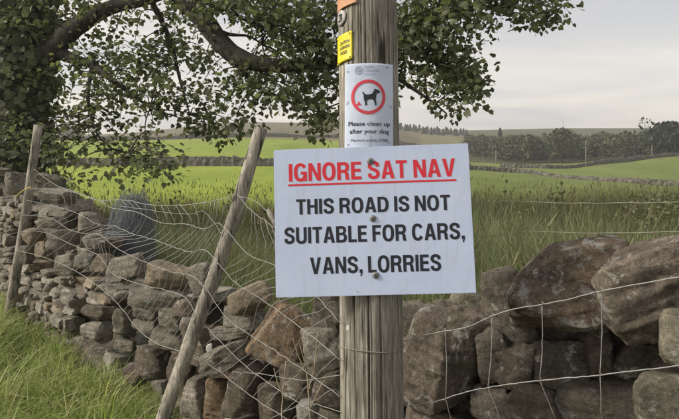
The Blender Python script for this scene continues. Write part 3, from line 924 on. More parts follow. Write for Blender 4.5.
def block_text(s, x0, x1, y0, y1):
    """Heavy narrow grotesque capitals, drawn as filled outlines."""
    cu = bpy.data.curves.new("txt", 'CURVE'); cu.dimensions = '2D'; cu.fill_mode = 'FRONT'
    x = 0.0
    for ch in s:
        if ch == ' ': x += 27; continue
        w, outl = GLYPH[ch]
        for o_ in outl:
            sp = cu.splines.new('POLY'); sp.points.add(len(o_) - 1); sp.use_cyclic_u = True
            for p_, (a, b) in zip(sp.points, o_): p_.co = ((x + a) / 100, b / 100, 0, 1)
        x += w + 9
    o = bpy.data.objects.new("txt", cu); COL.objects.link(o)
    dg = bpy.context.evaluated_depsgraph_get()
    me = bpy.data.meshes.new_from_object(o.evaluated_get(dg))
    bpy.data.objects.remove(o); bpy.data.curves.remove(cu)
    me.calc_loop_triangles()
    V = np.array([v.co[:2] for v in me.vertices]); F = np.array([t.vertices[:] for t in me.loop_triangles])
    bpy.data.meshes.remove(me)
    V[:, 0] = x0 + (V[:, 0] - V[:, 0].min()) / (V[:, 0].max() - V[:, 0].min()) * (x1 - x0)
    V[:, 1] = y0 + V[:, 1] * (y1 - y0)
    return V, F

def thin(name, V2, F, depth, mat, parent, fn):
    """Flat print lifted `depth` off a surface given by fn(x, z, lift)."""
    V = np.array([fn(x, z, depth) for x, z in V2])
    return link(name, mesh_from(name, V, F, False), mat, parent)

# ------------------------------------------------------------------ white SAT NAV board
SW, SH = 0.60, 0.45
def build_board():
    root = empty("road_sign")
    Rm = Matrix.Rotation(-0.03416, 4, 'Y') @ Matrix.Rotation(-0.04462, 4, 'Z') @ Matrix.Rotation(-0.11921, 4, 'X')
    root.matrix_world = Matrix.Translation((0.10116, 1.82625, 1.36757)) @ Rm
    bm = bmesh.new(); bmesh.ops.create_cube(bm, size=1.0)
    bmesh.ops.scale(bm, vec=(SW, .003, SH), verts=bm.verts)
    bmesh.ops.bevel(bm, geom=bm.edges[:], offset=.0008, segments=2, affect='EDGES')
    me = bpy.data.meshes.new("panel"); bm.to_mesh(me); bm.free()
    pn = link("panel", me, M_BOARD, root)
    fn = lambda x, z, lift: (x, -.0015 - lift, z)
    U = lambda u: -SW / 2 + u * SW
    Vv = lambda v: SH / 2 - v * SH
    rows = [("IGNORE SAT NAV", .077, .928, .100, .222, M_RED), ("THIS ROAD IS NOT", .112, .893, .345, .449, M_BLACK),
            ("SUITABLE FOR CARS,", .048, .958, .535, .645, M_BLACK), ("VANS, LORRIES", .176, .833, .740, .850, M_BLACK)]
    for s, u0, u1, v0, v1, m in rows:
        V2, F = block_text(s, U(u0), U(u1), Vv(v1), Vv(v0))
        o = thin("lettering", V2, F, .0006, m, root, fn)
        o["label"] = ("red" if m is M_RED else "black") + " capitals reading " + s
    V2 = np.array([(U(.072), Vv(.254)), (U(.930), Vv(.254)), (U(.930), Vv(.241)), (U(.072), Vv(.241))])
    thin("underline", V2, np.array([(0, 1, 2), (0, 2, 3)]), .0006, M_RED, root, fn)
    for u, v in ((.498, .100), (.501, .490), (.505, .868)):
        b = Bag()
        prof = [(0, .0045), (.0075, .0040), (.0105, .0022), (.0105, 0)]
        n = 20; V = []; F = []
        for r, y in prof:
            for k in range(n): V.append((U(u) + r * math.cos(k * 2 * math.pi / n), -.0015 - y, Vv(v) + r * math.sin(k * 2 * math.pi / n)))
        for i in range(3):
            for k in range(n): F.append((i * n + k, i * n + (k + 1) % n, (i + 1) * n + (k + 1) % n, (i + 1) * n + k))
        sc_ = link("screw", mesh_from("screw", V, F), M_SCREW, root)
        V, F = box_vf((U(u), -.0061, Vv(v)), (.008, .0012, .0020)); V2_, F2_ = box_vf((U(u), -.0063, Vv(v)), (.0020, .0012, .008))
        bb = Bag(); bb.add(V, F); bb.add(V2_, F2_)
        keep_ = link("screw_slot", bb.mesh("screw_slot", False), M_DARKMETAL, sc_)
    # small printer mark on the lower edge
    V2 = np.array([(U(.405), Vv(.962)), (U(.418), Vv(.972)), (U(.405), Vv(.984)), (U(.411), Vv(.972))])
    thin("printed_mark", V2, np.array([(0, 1, 3), (1, 2, 3)]), .0006, M_GREYINK, root, fn)
    tag(root, "white rectangular road sign reading IGNORE SAT NAV screwed to the wooden pole", "road sign")
build_board()

# ------------------------------------------------------------------ clean-up notice, bent round the pole
def build_notice():
    h_top, h_bot = pole_h(63.5), pole_h(151)
    hc = (h_top + h_bot) / 2; H = h_top - h_bot; Wd = 0.158
    RB = 0.150
    root = empty("dog_notice"); root.matrix_world = PM @ Matrix.Translation((0, 0, hc))
    tilt = math.radians(0.8)
    x_off = -0.004
    def fn(x, z, lift):
        xx = x * math.cos(tilt) + z * math.sin(tilt); z2 = -x * math.sin(tilt) + z * math.cos(tilt)
        xx += x_off
        a = xx / RB
        bow = 0.0012 * noise.noise(Vector((x * 22, z * 16, 3)))
        y = -(PR + .004) + RB * (1 - math.cos(a)) - lift - bow
        return (RB * math.sin(a), y, z2)
    nx, nz_ = 40, 50
    gv = [(x, z) for z in np.linspace(-H / 2, H / 2, nz_) for x in np.linspace(-Wd / 2, Wd / 2, nx)]
    F = [(j * nx + i, j * nx + i + 1, (j + 1) * nx + i + 1, (j + 1) * nx + i) for j in range(nz_ - 1) for i in range(nx - 1)]
    me = mesh_from("sheet", [fn(x, z, 0) for x, z in gv], F)
    sh = link("sheet", me, M_PAPER, root)
    so = sh.modifiers.new("thickness", 'SOLIDIFY'); so.thickness = .0010; so.offset = 0
    # photo-sheet coordinates: zoom frame 141 x 230
    ux = lambda zx: (zx - 56) / 141.0 * Wd - Wd / 2
    uz = lambda zy: H / 2 - (zy - 179) / 243.0 * H
    # ring
    n = 72; ro, ri = 49 / 141 * Wd, 40 / 141 * Wd; cx, cz = ux(124), uz(273)
    V2 = [(cx + r * math.cos(2 * math.pi * k / n), cz + r * math.sin(2 * math.pi * k / n)) for r in (ro, (ro + ri) / 2, ri) for k in range(n)]
    F = [(i * n + k, i * n + (k + 1) % n, (i + 1) * n + (k + 1) % n, (i + 1) * n + k) for i in range(2) for k in range(n)]
    thin("red_ring", np.array(V2), np.array(F), .0016, M_RING, root, fn)
    # dog pictogram as one outline filled with triangles
    dog = [(110, 258), (113, 265), (122, 267), (134, 265), (138, 259), (141, 253), (142, 249), (145, 252), (151, 253), (157, 257), (157, 261), (150, 263), (147, 266), (146, 274),
           (145, 281), (147, 289), (147, 297), (143, 297), (141, 287), (137, 280), (127, 280), (122, 282), (119, 288), (121, 292), (119, 297), (115, 297), (115, 288), (112, 282),
           (111, 274), (111, 268), (107, 261)]
    bm = bmesh.new()
    vs_ = [bm.verts.new((ux(a), uz(b), 0)) for a, b in dog]
    f = bm.faces.new(vs_); bmesh.ops.triangulate(bm, faces=[f])
    V2 = np.array([v.co[:2] for v in bm.verts]); bm.verts.index_update()
    F = np.array([[v.index for v in f.verts] for f in bm.faces]); bm.free()
    thin("dog_pictogram", V2, F, .0016, M_BLACK, root, fn)
    hp = [(91, 297), (103, 297), (104, 293), (100, 292), (100, 288), (97, 285), (94, 289), (94, 292), (91, 293)]
    c = np.array([(97, 292)]); V2 = np.array([(ux(a), uz(b)) for a, b in hp] + [(ux(97), uz(292))])
    thin("red_heap", V2, np.array([(i, (i + 1) % 9, 9) for i in range(9)]), .0016, M_RING, root, fn)
    # logo roundel and words
    n = 24; cx, cz = ux(97), uz(199)
    V2, F = [], []
    for rr0, rr1 in ((11.5, 10), (8.5, 7), (4.5, 0.3)):
        b0 = len(V2)
        for r in (rr0, rr1):
            for k in range(n): V2.append((cx + r / 141 * Wd * math.cos(2 * math.pi * k / n), cz + r / 141 * Wd * math.sin(2 * math.pi * k / n)))
        F += [(b0 + k, b0 + (k + 1) % n, b0 + n + (k + 1) % n, b0 + n + k) for k in range(n)]
    thin("logo_roundel", np.array(V2), np.array(F), .0016, M_GREYINK, root, fn)
    for s, x0, x1, y0, y1, m, bo, ref in (("NORTH", 113, 139, 193, 187, M_GREYINK, .01, None), ("YORKSHIRE", 113, 155, 203, 197, M_GREYINK, .01, None), ("COUNCIL", 113, 146, 212, 207, M_GREYINK, .0, None),
                                     ("Please clean up", 67, 187, 353, 341, M_BLACK, .012, None), ("after your dog", 71, 184, 374, 362, M_BLACK, .012, None), ("Maximum penalty £1000", 75, 180, 396, 389, M_BLACK, .0, None)):
        V2, F = text_box(s, ux(x0), ux(x1), uz(y0), uz(y1), bo, ref)
        o = thin("lettering", V2, F, .0016, m, root, fn)
    for zx, zy, a in ((66, 200, 0), (178, 188, -.1), (64, 288, .9), (189, 297, -1.0), (68, 404, .2), (183, 397, -.1)):
        p = np.array(fn(ux(zx), uz(zy), .002))
        d = np.array([math.cos(a), 0, math.sin(a)]) * .0048
        tube("staple", [p - d + np.array([0, .003, 0]), p - d, p + d, p + d + np.array([0, .003, 0])], .0007, M_DARKMETAL, root, 5)
    # split crease at the foot of the sheet
    pts = [fn(ux(127 + 1.5 * math.sin(i)), uz(378 + i * 8), .0018) for i in range(5)]
    tube("split_crease", pts, .0006, M_GREYINK, root, 4)
    tag(root, "white notice with red ring and dog reading Please clean up after your dog", "notice")
build_notice()

def curved_plate(name, px0, px1, py0, py1, mat, label, cat, rows, disc=False, skew=0.0, ink=M_BLACK):
    """Small plate nailed to the pole; px/py are its place in the photo."""
    h1, h0 = pole_h(py0), pole_h(py1); hc = (h0 + h1) / 2; H = h1 - h0
    p = pole_pt(0, 0, hc)
    pc = 339.5 + FPX * p.x / p.y; rp = PR * FPX / p.y
    a0, a1 = math.asin(max(-.985, (px0 - pc) / rp)), math.asin(max(-.98, (px1 - pc) / rp))
    ac = (a0 + a1) / 2; Wd = (a1 - a0) * (PR + .003)
    root = empty(name); root.matrix_world = PM @ Matrix.Translation((0, 0, hc))
    Rr = PR + .004
    def fn(x, z, lift):
        a = ac + x / Rr
        curl = .004 * max(0, (abs(z) / (H / 2)) - .55) if not disc else 0
        zz_ = z + skew * x
        return ((Rr + lift + curl) * math.sin(a), -(Rr + lift + curl) * math.cos(a), zz_)
    if disc:
        n = 28; V2 = [(0, 0)] + [(r * Wd / 2 * math.cos(2 * math.pi * k / n), r * H / 2 * math.sin(2 * math.pi * k / n)) for r in (.5, 1) for k in range(n)]
        F = [(0, 1 + k, 1 + (k + 1) % n) for k in range(n)]
        for k in range(n):
            a, b, c, d = 1 + k, 1 + (k + 1) % n, 1 + n + (k + 1) % n, 1 + n + k
            F += [(a, d, c), (a, c, b)]
        me = mesh_from("plate", [fn(x, z, 0) for x, z in V2], F)
    else:
        nx, nz_ = 14, 14
        gv = [(x, z) for z in np.linspace(-H / 2, H / 2, nz_) for x in np.linspace(-Wd / 2, Wd / 2, nx)]
        F = [(j * nx + i, j * nx + i + 1, (j + 1) * nx + i + 1, (j + 1) * nx + i) for j in range(nz_ - 1) for i in range(nx - 1)]
        me = mesh_from("plate", [fn(x, z, 0) for x, z in gv], F)
    o = link("plate", me, mat, root)
    so = o.modifiers.new("thickness", 'SOLIDIFY'); so.thickness = .002; so.offset = 0
    for s, u0, u1, v0, v1, b in rows:
        V2, F = text_box(s, -Wd / 2 + u0 * Wd, -Wd / 2 + u1 * Wd, H / 2 - v1 * H, H / 2 - v0 * H, b)
        thin("lettering", V2, F, .0022, ink, root, fn)
    if rows and not disc:
        for u, v in ((.88, .06), (.9, .92), (.1, .1), (.12, .93)):
            q = fn(-Wd / 2 + u * Wd, H / 2 - v * H, .001)
            nme = rock_mesh(9, (.005, .005, .005), 1, 2); nl = link("nail", nme, M_DARKMETAL, root); nl.location = q
    tag(root, label, cat)
curved_plate("pole_plate", 336.6, 352.6, 30.5, 58.5, M_YELLOW, "small yellow caution plate nailed to the pole above the dog notice", "plate",
             [("CAUTION", .34, .88, .26, .37, .02), ("OVERHEAD", .32, .90, .44, .55, .02), ("POLE", .38, .76, .62, .74, .02)], False, 0.08)
curved_plate("number_disc", 336.6, 346.5, 4.5, 20.0, M_DISC, "round grey number disc showing 3 on the pole above the yellow plate", "disc", [("3", .28, .72, .24, .76, .03)], True)
curved_plate("pole_band", 338.0, 357.0, -9.0, 3.5, M_ORANGE, "faded orange plate at the very top of the visible pole", "plate", [], False, 0.1)

# ------------------------------------------------------------------ fences
def inv_lerp_D(x, tab):
    xs = [a for a, _ in tab]; iv = [1 / b for _, b in tab]
    return 1 / float(np.interp(x, xs, iv))
FT = [(-60, 7.2), (8, 5.6), (205, 2.72), (341, 1.84)]
def FP(x, y): return P(x, y, inv_lerp_D(x, FT))

def kink(pts, amp, seed):
    return np.array([p + amp * np.array([noise.noise(Vector((i * .7, seed, 0))), noise.noise(Vector((i * .7, seed, 5))), noise.noise(Vector((i * .9, seed, 9)))]) for i, p in enumerate(pts)])

def build_left_fence():
    root = empty("netting_fence", (-0.9, 2.75, 0))
    # posts: left one nearly upright, middle one leaning hard
    b = P(6, 318, 5.6); t = P(38.5, 125, 5.55); b[2] = -.05
    pts = catmull([b, b + (t - b) * .5 + np.array([.012, 0, 0]), t], 10)
    keep(tube("post", pts, np.linspace(.044, .038, len(pts)), M_POST, None, 14, .08), root)["label"] = "nearly upright grey wooden post at the left"
    t = P(261, 128, 2.80); m = P(220, 260, 2.74); b = P(163, 420, 2.68); b2 = b + (b - m) * .42; b2[2] = min(b2[2], -.05)
    pts = catmull([b2, b, m, t], 10)
    keep(tube("post", pts, np.linspace(.034, .031, len(pts)), M_POST, None, 16, .10), root)["label"] = "grey wooden post leaning hard to the right"
    wires = [
        [(34, 169), (54, 184), (75, 192), (98, 200), (124, 200), (152, 205), (183, 205), (213, 201), (237, 194)],
        [(25, 189), (50, 189), (72, 192), (97, 200), (112, 208), (136, 212), (162, 223), (186, 224), (204, 229), (217, 223), (226, 229)],
        [(26, 200), (57, 207), (77, 213), (97, 224), (114, 226), (133, 234), (155, 240), (171, 246), (190, 252), (205, 250), (217, 262)],
        [(22, 215), (50, 218), (70, 230), (89, 234), (100, 235), (118, 249), (145, 262), (168, 271), (192, 276), (207, 290)],
        [(19, 232), (43, 232), (77, 247), (98, 255), (112, 273), (139, 284), (165, 290), (186, 298), (196, 316)],
        [(15, 250), (40, 256), (70, 268), (95, 284), (118, 304), (137, 328), (156, 343), (182, 352)],
    ]
    W3 = []
    for i, w in enumerate(wires):
        pts = catmull([FP(x, y) for x, y in w], 6)
        pts = kink(pts, .006, i)
        W3.append(pts)
        keep(tube("line_wire", pts, .0018, M_WIRE), root)
    W3b = []
    wires2 = [
        [(237, 194), (248, 207), (257, 215), (274, 227), (310, 255), (341, 285)],
        [(226, 229), (248, 254), (274, 265), (300, 283), (319, 299), (341, 324)],
        [(217, 262), (236, 283), (258, 297), (292, 321), (341, 360)],
        [(207, 290), (227, 318), (258, 340), (292, 362), (341, 397)],
        [(196, 316), (224, 345), (248, 368), (288, 396), (341, 427)],
        [(182, 352), (214, 368), (251, 396), (290, 421), (341, 452)],
    ]
    for i, w in enumerate(wires2):
        pts = kink(catmull([FP(x, y) for x, y in w], 6), .006, i + 20)
        W3b.append(pts)
        keep(tube("line_wire", pts, .0013, M_WIRE), root)
    extra = [[(238, 196), (250, 199), (258, 203), (270, 214), (276, 222)], [(223, 236), (205, 212), (192, 214), (170, 213), (150, 210), (120, 206)], [(25, 189), (12, 199), (-10, 206), (-45, 210)], [(20, 232), (0, 236), (-45, 240)], [(14, 262), (-10, 264), (-45, 268)],
             [(182, 352), (196, 356), (204, 360), (212, 352), (203, 345), (190, 346)], [(341, 375), (300, 380), (262, 374), (232, 372)], [(341, 412), (305, 404), (268, 420)]]
    for i, w in enumerate(extra):
        keep(tube("loose_wire", kink(catmull([FP(x, y) for x, y in w], 6), .004, i + 60), .0012, M_WIRE), root)
    def at(pts, u):
        u = min(max(u, 0), 1) * (len(pts) - 1); i = min(int(u), len(pts) - 2)
        return pts[i] + (pts[i + 1] - pts[i]) * (u - i)
    rgs = np.random.default_rng(12)
    for WW, us, sh, r in ((W3, np.linspace(.06, 1.15, 34), .035, .0014), (W3b, np.linspace(.06, 1.48, 20), .10, .0011)):
        for u in us:
            pts = []
            for i, wv in enumerate(WW):
                uu = u - sh * i
                if 0.02 <= uu <= 1.0:
                    pts.append(at(wv, uu + rgs.normal() * .008))
            if len(pts) >= 2:
                pts = catmull(pts, 4); pts = kink(pts, .006, u * 40)
                keep(tube("stay_wire", pts, r, M_WIRE, None, 5), root)
    # twine on the left post and the white plastic tag on the loose loop
    c = FP(27, 190)
    keep(tube("twine", kink(catmull([FP(16, 197), FP(20, 193), FP(26, 189), FP(31, 187)], 5), .004, 3), .006, M_ROPE), root)
    tg = link("plastic_tag", rock_mesh(77, (.028, .008, .045), 3, 2, 8, .01), M_WHITE); tg.location = FP(210, 347) + np.array([0, -.02, 0]); keep(tg, root)
    # wood splinter tucked beside the board
    keep(tube("splinter", catmull([FP(268, 210), FP(272, 217), FP(276, 226)], 3), [.008, .010, .011, .011, .010, .009, .007][:7], M_POST), root)
    tag(root, "sagging wire stock netting on two grey wooden posts left of the pole", "fence")
build_left_fence()

RT = [(403, 1.87), (443, 1.80), (600, 1.47), (679, 1.33), (760, 1.2)]
def RP(x, y): return P(x, y, inv_lerp_D(x, RT))
def build_right_fence():
    root = empty("wire_fence", (0.5, 1.65, 0))
    top = [(400, 343), (406, 341), (425, 335), (445, 331), (468, 327), (492, 316), (515, 309), (542, 304.5), (570, 299), (601, 291), (640, 284), (679, 277), (760, 262)]
    low = [(400, 407), (429, 403), (445, 399), (466, 392), (488, 387.5), (515, 383.5), (540, 380.5), (570, 378), (601, 375), (640, 370), (679, 366), (760, 356)]
    bot = [(400, 470), (445, 464), (490, 458), (540, 454), (601, 450), (679, 446), (760, 442)]
    for w, r in ((top, .0015), (low, .0015), (bot, .0015)):
        keep(tube("line_wire", kink(catmull([RP(x, y) for x, y in w], 5), .0025, (r + w[0][1] * 1e-5) * 3000), r, M_WIRE), root)
    UPT = [(402, 2.05), (476, 1.95), (600, 1.75), (760, 1.5)]
    upper = [[(402, 214), (440, 208), (473, 205), (510, 201), (560, 203), (620, 203), (679, 202), (760, 200)], [(402, 244), (440, 240), (473, 237), (507, 235), (533, 232), (594, 233), (660, 232), (760, 228)]]
    for i, w in enumerate(upper):
        keep(tube("line_wire", kink(catmull([P(x, y, inv_lerp_D(x, UPT)) for x, y in w], 5), .003, i + 3), .0010, M_RUST), root)
    for a, b, c in (((445, 331), (445.5, 399), (453, 425)), ((492, 316), (488, 387.5), (502, 424)), ((542, 304.5), (540, 380.5), (556, 420)), ((601, 291), (600, 375), (603, 450)), ((690, 275), (688, 364), (690, 446))):
        pts = catmull([RP(*a), RP((a[0] + b[0]) / 2 + 1.5, (a[1] + b[1]) / 2), RP(*b)], 5)
        keep(tube("stay_wire", kink(pts, .002, a[0]), .0012 if a[1] > 240 else .0008, M_WIRE if a[1] > 240 else M_RUST, None, 5), root)
        pts = catmull([RP(*b), RP(*c)], 4)
        keep(tube("stay_wire", kink(pts, .002, c[0]), .0008, M_RUST, None, 5), root)
        if a[1] > 240:
            for q in (a, b):
                s = RP(*q); tw = [s + np.array([.006 * math.cos(k), .004 * math.sin(k), .003 * (k - 4)]) * .6 for k in range(9)]
                keep(tube("wire_knot", tw, .0011, M_WIRE, None, 5), root)
    tag(root, "rusty wire fence with square mesh running right from the pole past the boulders", "fence")
build_right_fence()

# roll of fine netting left behind the wall
def build_roll():
    c = P(120, 243, 4.75)
    gz = 0.26
    top = P(124, 192, 4.75)[2]
    H = top - gz
    root = empty("netting_roll", (c[0] + .03, 4.85, gz))
    rr_ = np.random.default_rng(88)
    for layer, R0 in enumerate((.20, .185, .17, .155, .135, .11, .08)):
        b = Bag(); n = 26; HH = H * (1 - .05 * layer * rr_.random()); m = int(HH / .026)
        def pt(k, j):
            a = 2 * math.pi * k / n + layer * .37
            q = Vector((math.cos(a) * 1.6, math.sin(a) * 1.6, j * .16 + layer * 9))
            f = j / m
            rr = R0 * (1 + .16 * noise.noise(q)) * math.sqrt(max(.12, 1 - (max(0, f - .62) / .40) ** 2))
            zt_ = f * HH * (1 + .06 * noise.noise(q * 1.7))
            return np.array([rr * math.cos(a) + .05 * f * f, rr * math.sin(a) * .9, zt_])
        for j in range(m + 1):
            for k in range(n):
                if j < m:
                    V, F = tube_vf([pt(k, j), pt(k + .5, j + 1)], .0013, 3, False); b.add(V, F)
                    V, F = tube_vf([pt(k, j), pt(k - .5, j + 1)], .0013, 3, False); b.add(V, F)
                if j % 6 == 0:
                    V, F = tube_vf([pt(k, j), pt(k + 1, j)], .0013, 3, False); b.add(V, F)
        link("netting_layer", b.mesh("netting_layer"), M_NET, root)
    tag(root, "blue-grey roll of fine netting standing behind the broken wall", "netting roll")
build_roll()

# ------------------------------------------------------------------ big tree
LEAF_V = np.array([(0, 0, 0), (-.26, -.04, .02), (-.47, .06, -.03), (-.44, .24, .02), (-.56, .45, -.05), (-.36, .56, .03), (-.22, .80, 0), (0, .98, -.08), (.22, .80, 0), (.36, .56, .03), (.56, .45, -.05), (.44, .24, .02), (.47, .06, -.03), (.26, -.04, .02), (0, .42, -.07)])
LEAF_F = np.array([(14, i, i + 1) for i in range(0, 13)] + [(14, 13, 0)])
LEAF_F = LEAF_F[:, ::-1]

def tp(x, y, D): return P(x, y, D)
def build_tree():
    base = P(20, 175, 8.2); base[2] = .2
    root = empty("sycamore_tree", tuple(base))
    def part(name, pts, r0, r1, sides=10, lump=.12):
        pts = catmull(pts, 7)
        return keep(tube(name, pts, np.linspace(r0, r1, len(pts)) , M_BARK, None, sides, lump), root), pts
    limbs = []
    b0 = base.copy(); b0[2] = -.1
    _, p = part("trunk", [b0, P(18, 110, 8.2), P(22, 30, 8.2), P(28, -80, 8.3), P(50, -190, 8.3)], .42, .16, 16); limbs.append(p)
    L = [
        ([P(30, 66, 8.1), P(52, 50, 8.0), P(70, 32, 7.9), P(90, 18, 7.8), P(115, 6, 7.8), P(150, -2, 7.7), P(200, -22, 7.5), P(260, -50, 7.3)], .165, .04),
        ([P(24, -40, 8.2), P(90, -52, 8.0), P(150, -30, 7.8), P(185, -2, 7.7), P(207, 24, 7.6), P(228, 50, 7.5), P(252, 62, 7.4), P(295, 66, 7.3), P(345, 60, 7.2), P(400, 42, 7.1), P(450, 15, 7.0), P(505, -4, 7.0)], .20, .018),
        ([P(58, 52, 8.0), P(76, 60, 7.9), P(92, 65, 7.8), P(118, 84, 7.6), P(150, 108, 7.5)], .09, .012),
        ([P(228, 50, 7.5), P(255, 84, 7.6), P(285, 100, 7.6), P(318, 112, 7.6)], .045, .01),
        ([P(345, 60, 7.2), P(390, 75, 7.0), P(412, 88, 7.0), P(432, 102, 6.9), P(447, 114, 6.9)], .035, .008),
        ([P(400, 42, 7.1), P(430, 56, 7.0), P(462, 76, 6.9), P(476, 96, 6.9)], .028, .008),
        ([P(450, 15, 7.0), P(490, 6, 6.9), P(530, 10, 6.9), P(552, 15, 6.9)], .025, .007),
        ([P(207, 24, 7.6), P(228, 34, 7.8), P(248, 36, 7.9), P(262, 44, 8.0)], .03, .009),
        ([P(205, 20, 7.6), P(222, 10, 7.4), P(244, 20, 7.3), P(258, 30, 7.3)], .022, .007),
        ([P(92, 65, 7.8), P(88, 100, 7.6), P(98, 135, 7.4), P(125, 158, 7.3)], .03, .007),
        ([P(150, -2, 7.7), P(170, 40, 8.0), P(180, 80, 8.2), P(190, 115, 8.3)], .04, .008),
        ([P(22, 60, 8.3), P(-30, 30, 8.2), P(-90, -10, 8.0)], .15, .04),
        ([P(40, -160, 8.3), P(120, -200, 8.0), P(240, -190, 7.6), P(350, -130, 7.3)], .12, .02),
        ([P(30, -100, 8.3), P(-60, -160, 8.6), P(-140, -180, 8.8)], .12, .03),
        ([P(185, -2, 7.7), P(260, -60, 7.2), P(340, -90, 6.9), P(420, -80, 6.7)], .06, .015),
    ]
    for pts, r0, r1 in L:
        _, p = part("limb", pts, r0, r1); limbs.append(p)
    LP = np.concatenate(limbs)
    # leafy masses: photo cx, cy, rx, ry, clumps, depth
    E = [
        (22, 20, 42, 40, 60, 8.0), (22, 80, 40, 50, 70, 7.9), (18, 140, 44, 32, 55, 7.7), (-50, 60, 40, 100, 50, 8.0),
        (70, 8, 36, 14, 16, 8.0), (110, 30, 26, 16, 10, 7.9), (92, 66, 30, 16, 18, 7.8), (130, 62, 40, 26, 40, 7.8), (120, 98, 56, 26, 44, 7.7),
        (178, 68, 36, 34, 46, 7.9), (180, 110, 40, 20, 22, 7.8), (80, 120, 24, 28, 20, 7.6), (70, 165, 9, 16, 7, 7.4),
        (112, 156, 22, 14, 14, 7.3), (150, 152, 24, 18, 20, 7.3), (172, 168, 9, 10, 5, 7.3), (142, 172, 12, 7, 5, 7.3), (222, 138, 8, 12, 4, 7.6), (228, 112, 28, 14, 12, 7.8), (200, 132, 22, 12, 9, 7.7),
        (160, 14, 40, 16, 26, 7.7), (205, 2, 26, 12, 14, 7.5), (230, 88, 22, 12, 10, 7.7),
        (250, 8, 40, 14, 34, 7.4), (300, 18, 42, 26, 62, 7.3), (300, 50, 44, 18, 40, 7.3), (262, 78, 34, 14, 20, 7.5), (310, 84, 30, 18, 24, 7.4), (312, 112, 22, 12, 14, 7.5), (322, 126, 14, 10, 7, 7.5), (268, 100, 20, 8, 5, 7.6),
        (370, 30, 40, 40, 40, 7.2), (365, 80, 36, 20, 18, 7.2),
        (420, 20, 32, 24, 46, 7.0), (424, 48, 30, 16, 26, 7.0), (462, 8, 34, 12, 22, 6.9), (455, 34, 22, 12, 12, 6.9), (508, 4, 26, 8, 13, 6.9), (538, 13, 22, 10, 15, 6.9), (505, 16, 10, 4, 2, 6.9),
        (415, 72, 16, 8, 6, 7.0), (452, 66, 20, 10, 14, 6.9), (466, 84, 17, 14, 22, 6.9), (450, 101, 10, 9, 4, 6.9), (440, 88, 12, 8, 4, 6.9),
        # above and beside the frame
        (60, -70, 120, 50, 90, 8.2), (240, -70, 110, 50, 90, 7.5), (420, -60, 90, 40, 60, 7.0), (120, -170, 170, 50, 110, 8.2), (330, -150, 110, 40, 60, 7.4), (-110, -20, 50, 130, 60, 8.4), (-110, -170, 70, 60, 40, 8.7), (520, -30, 30, 16, 14, 6.9),
    ]
    rngt = np.random.default_rng(5)
    pos, rot, size = [], [], []
    single = []
    tw = Bag()
    for ei, (cx, cy, rx, ry, nc, D) in enumerate(E):
        for _ in range(int(round(nc * (1.0 if cx < 60 or cy < -20 else (.50 if cx < 240 else .78))))):
            while True:
                u, v = rngt.uniform(-1, 1, 2)
                if u * u + v * v < 1: break
            d = D + rngt.normal() * .45 + (.55 if cx < 60 and cy > -30 else 0)
            c = P(cx + u * rx, cy + v * ry, d)
            dist = np.linalg.norm(LP - c - np.array([0, 0, .15]), axis=1)
            q = LP[np.argmin(dist)]
            mid = (c + q) / 2 + np.array([0, 0, .10 + .06 * rngt.normal()]) * min(1, dist.min()) + rngt.normal(size=3) * .05
            pts = catmull([q, mid, c + np.array([0, 0, .03])], 3)
            V, F = tube_vf(pts, np.linspace(.008 + .004 * dist.min(), .003, len(pts)), 4, False); tw.add(V, F)
            nl = rngt.integers(17, 29)
            edge = cx - rx * 0 > 60 and cy > -20
            for _l in range(nl):
                off = np.clip(rngt.normal(size=3), -1.7, 1.7) * np.array([.125, .125, .085])
                lp = c + off
                # leaf hangs: its tip outward and down, blade facing up
                out = off / (np.linalg.norm(off) + 1e-6) + np.array([0, 0, -.55]) + rngt.normal(size=3) * .45
                out /= np.linalg.norm(out)
                nrm = np.array([0, 0, 1.0]) + rngt.normal(size=3) * .55
                nrm -= out * nrm.dot(out); nrm /= np.linalg.norm(nrm)
                sx = np.cross(out, nrm)
                R = np.stack([sx, out, nrm], 1)
                s = rngt.uniform(.038, .082)
                if edge and cx > 396 and ei < 45 and rngt.random() < .12 and len(single) < 280:
                    single.append((lp, R, s))
                else:
                    pos.append(lp); rot.append(R); size.append(s)
    V, F = scatter(LEAF_V, LEAF_F, np.array(pos), np.array(rot), np.array(size))
    o = link("crown", mesh_from("crown", V, F, False), M_LEAF); keep(o, root); o["kind"] = "stuff"
    o = link("twigs", tw.mesh("twigs"), M_BARK); keep(o, root); o["kind"] = "stuff"
    lm = mesh_from("leaf", LEAF_V, LEAF_F, False); lm.materials.append(M_LEAF)
    for lp, R, s in single:
        o = bpy.data.objects.new("leaf", lm); COL.objects.link(o)
        Mx = Matrix(((R[0, 0] * s, R[0, 1] * s, R[0, 2] * s, lp[0]), (R[1, 0] * s, R[1, 1] * s, R[1, 2] * s, lp[1]), (R[2, 0] * s, R[2, 1] * s, R[2, 2] * s, lp[2]), (0, 0, 0, 1)))
        o.matrix_world = Mx; o.parent = root; o.matrix_parent_inverse = Matrix.Translation(root.location).inverted()
    # ivy clothing the trunk
    n = 2600
    tpts = limbs[0]
    ii = rngt.integers(0, int(len(tpts) * .75), n); f = rngt.random(n)[:, None]
    c = tpts[ii] * (1 - f) + tpts[np.minimum(ii + 1, len(tpts) - 1)] * f
    th = rngt.random(n) * 2 * math.pi
    rad = .40 + .16 * np.abs(rngt.normal(size=n)) - .012 * ii
    dirv = np.stack([np.cos(th), np.sin(th), 0 * th], 1)
    ps = c + dirv * rad[:, None] + np.stack([0 * th, 0 * th, rngt.normal(size=n) * .1], 1)
    Rs = []
    for d in dirv:
        nrm = d + rngt.normal(size=3) * .45; nrm /= np.linalg.norm(nrm)
        out = np.array([0, 0, -1.0]) + rngt.normal(size=3) * .5; out -= nrm * out.dot(nrm); out /= np.linalg.norm(out)
        Rs.append(np.stack([np.cross(out, nrm), out, nrm], 1))
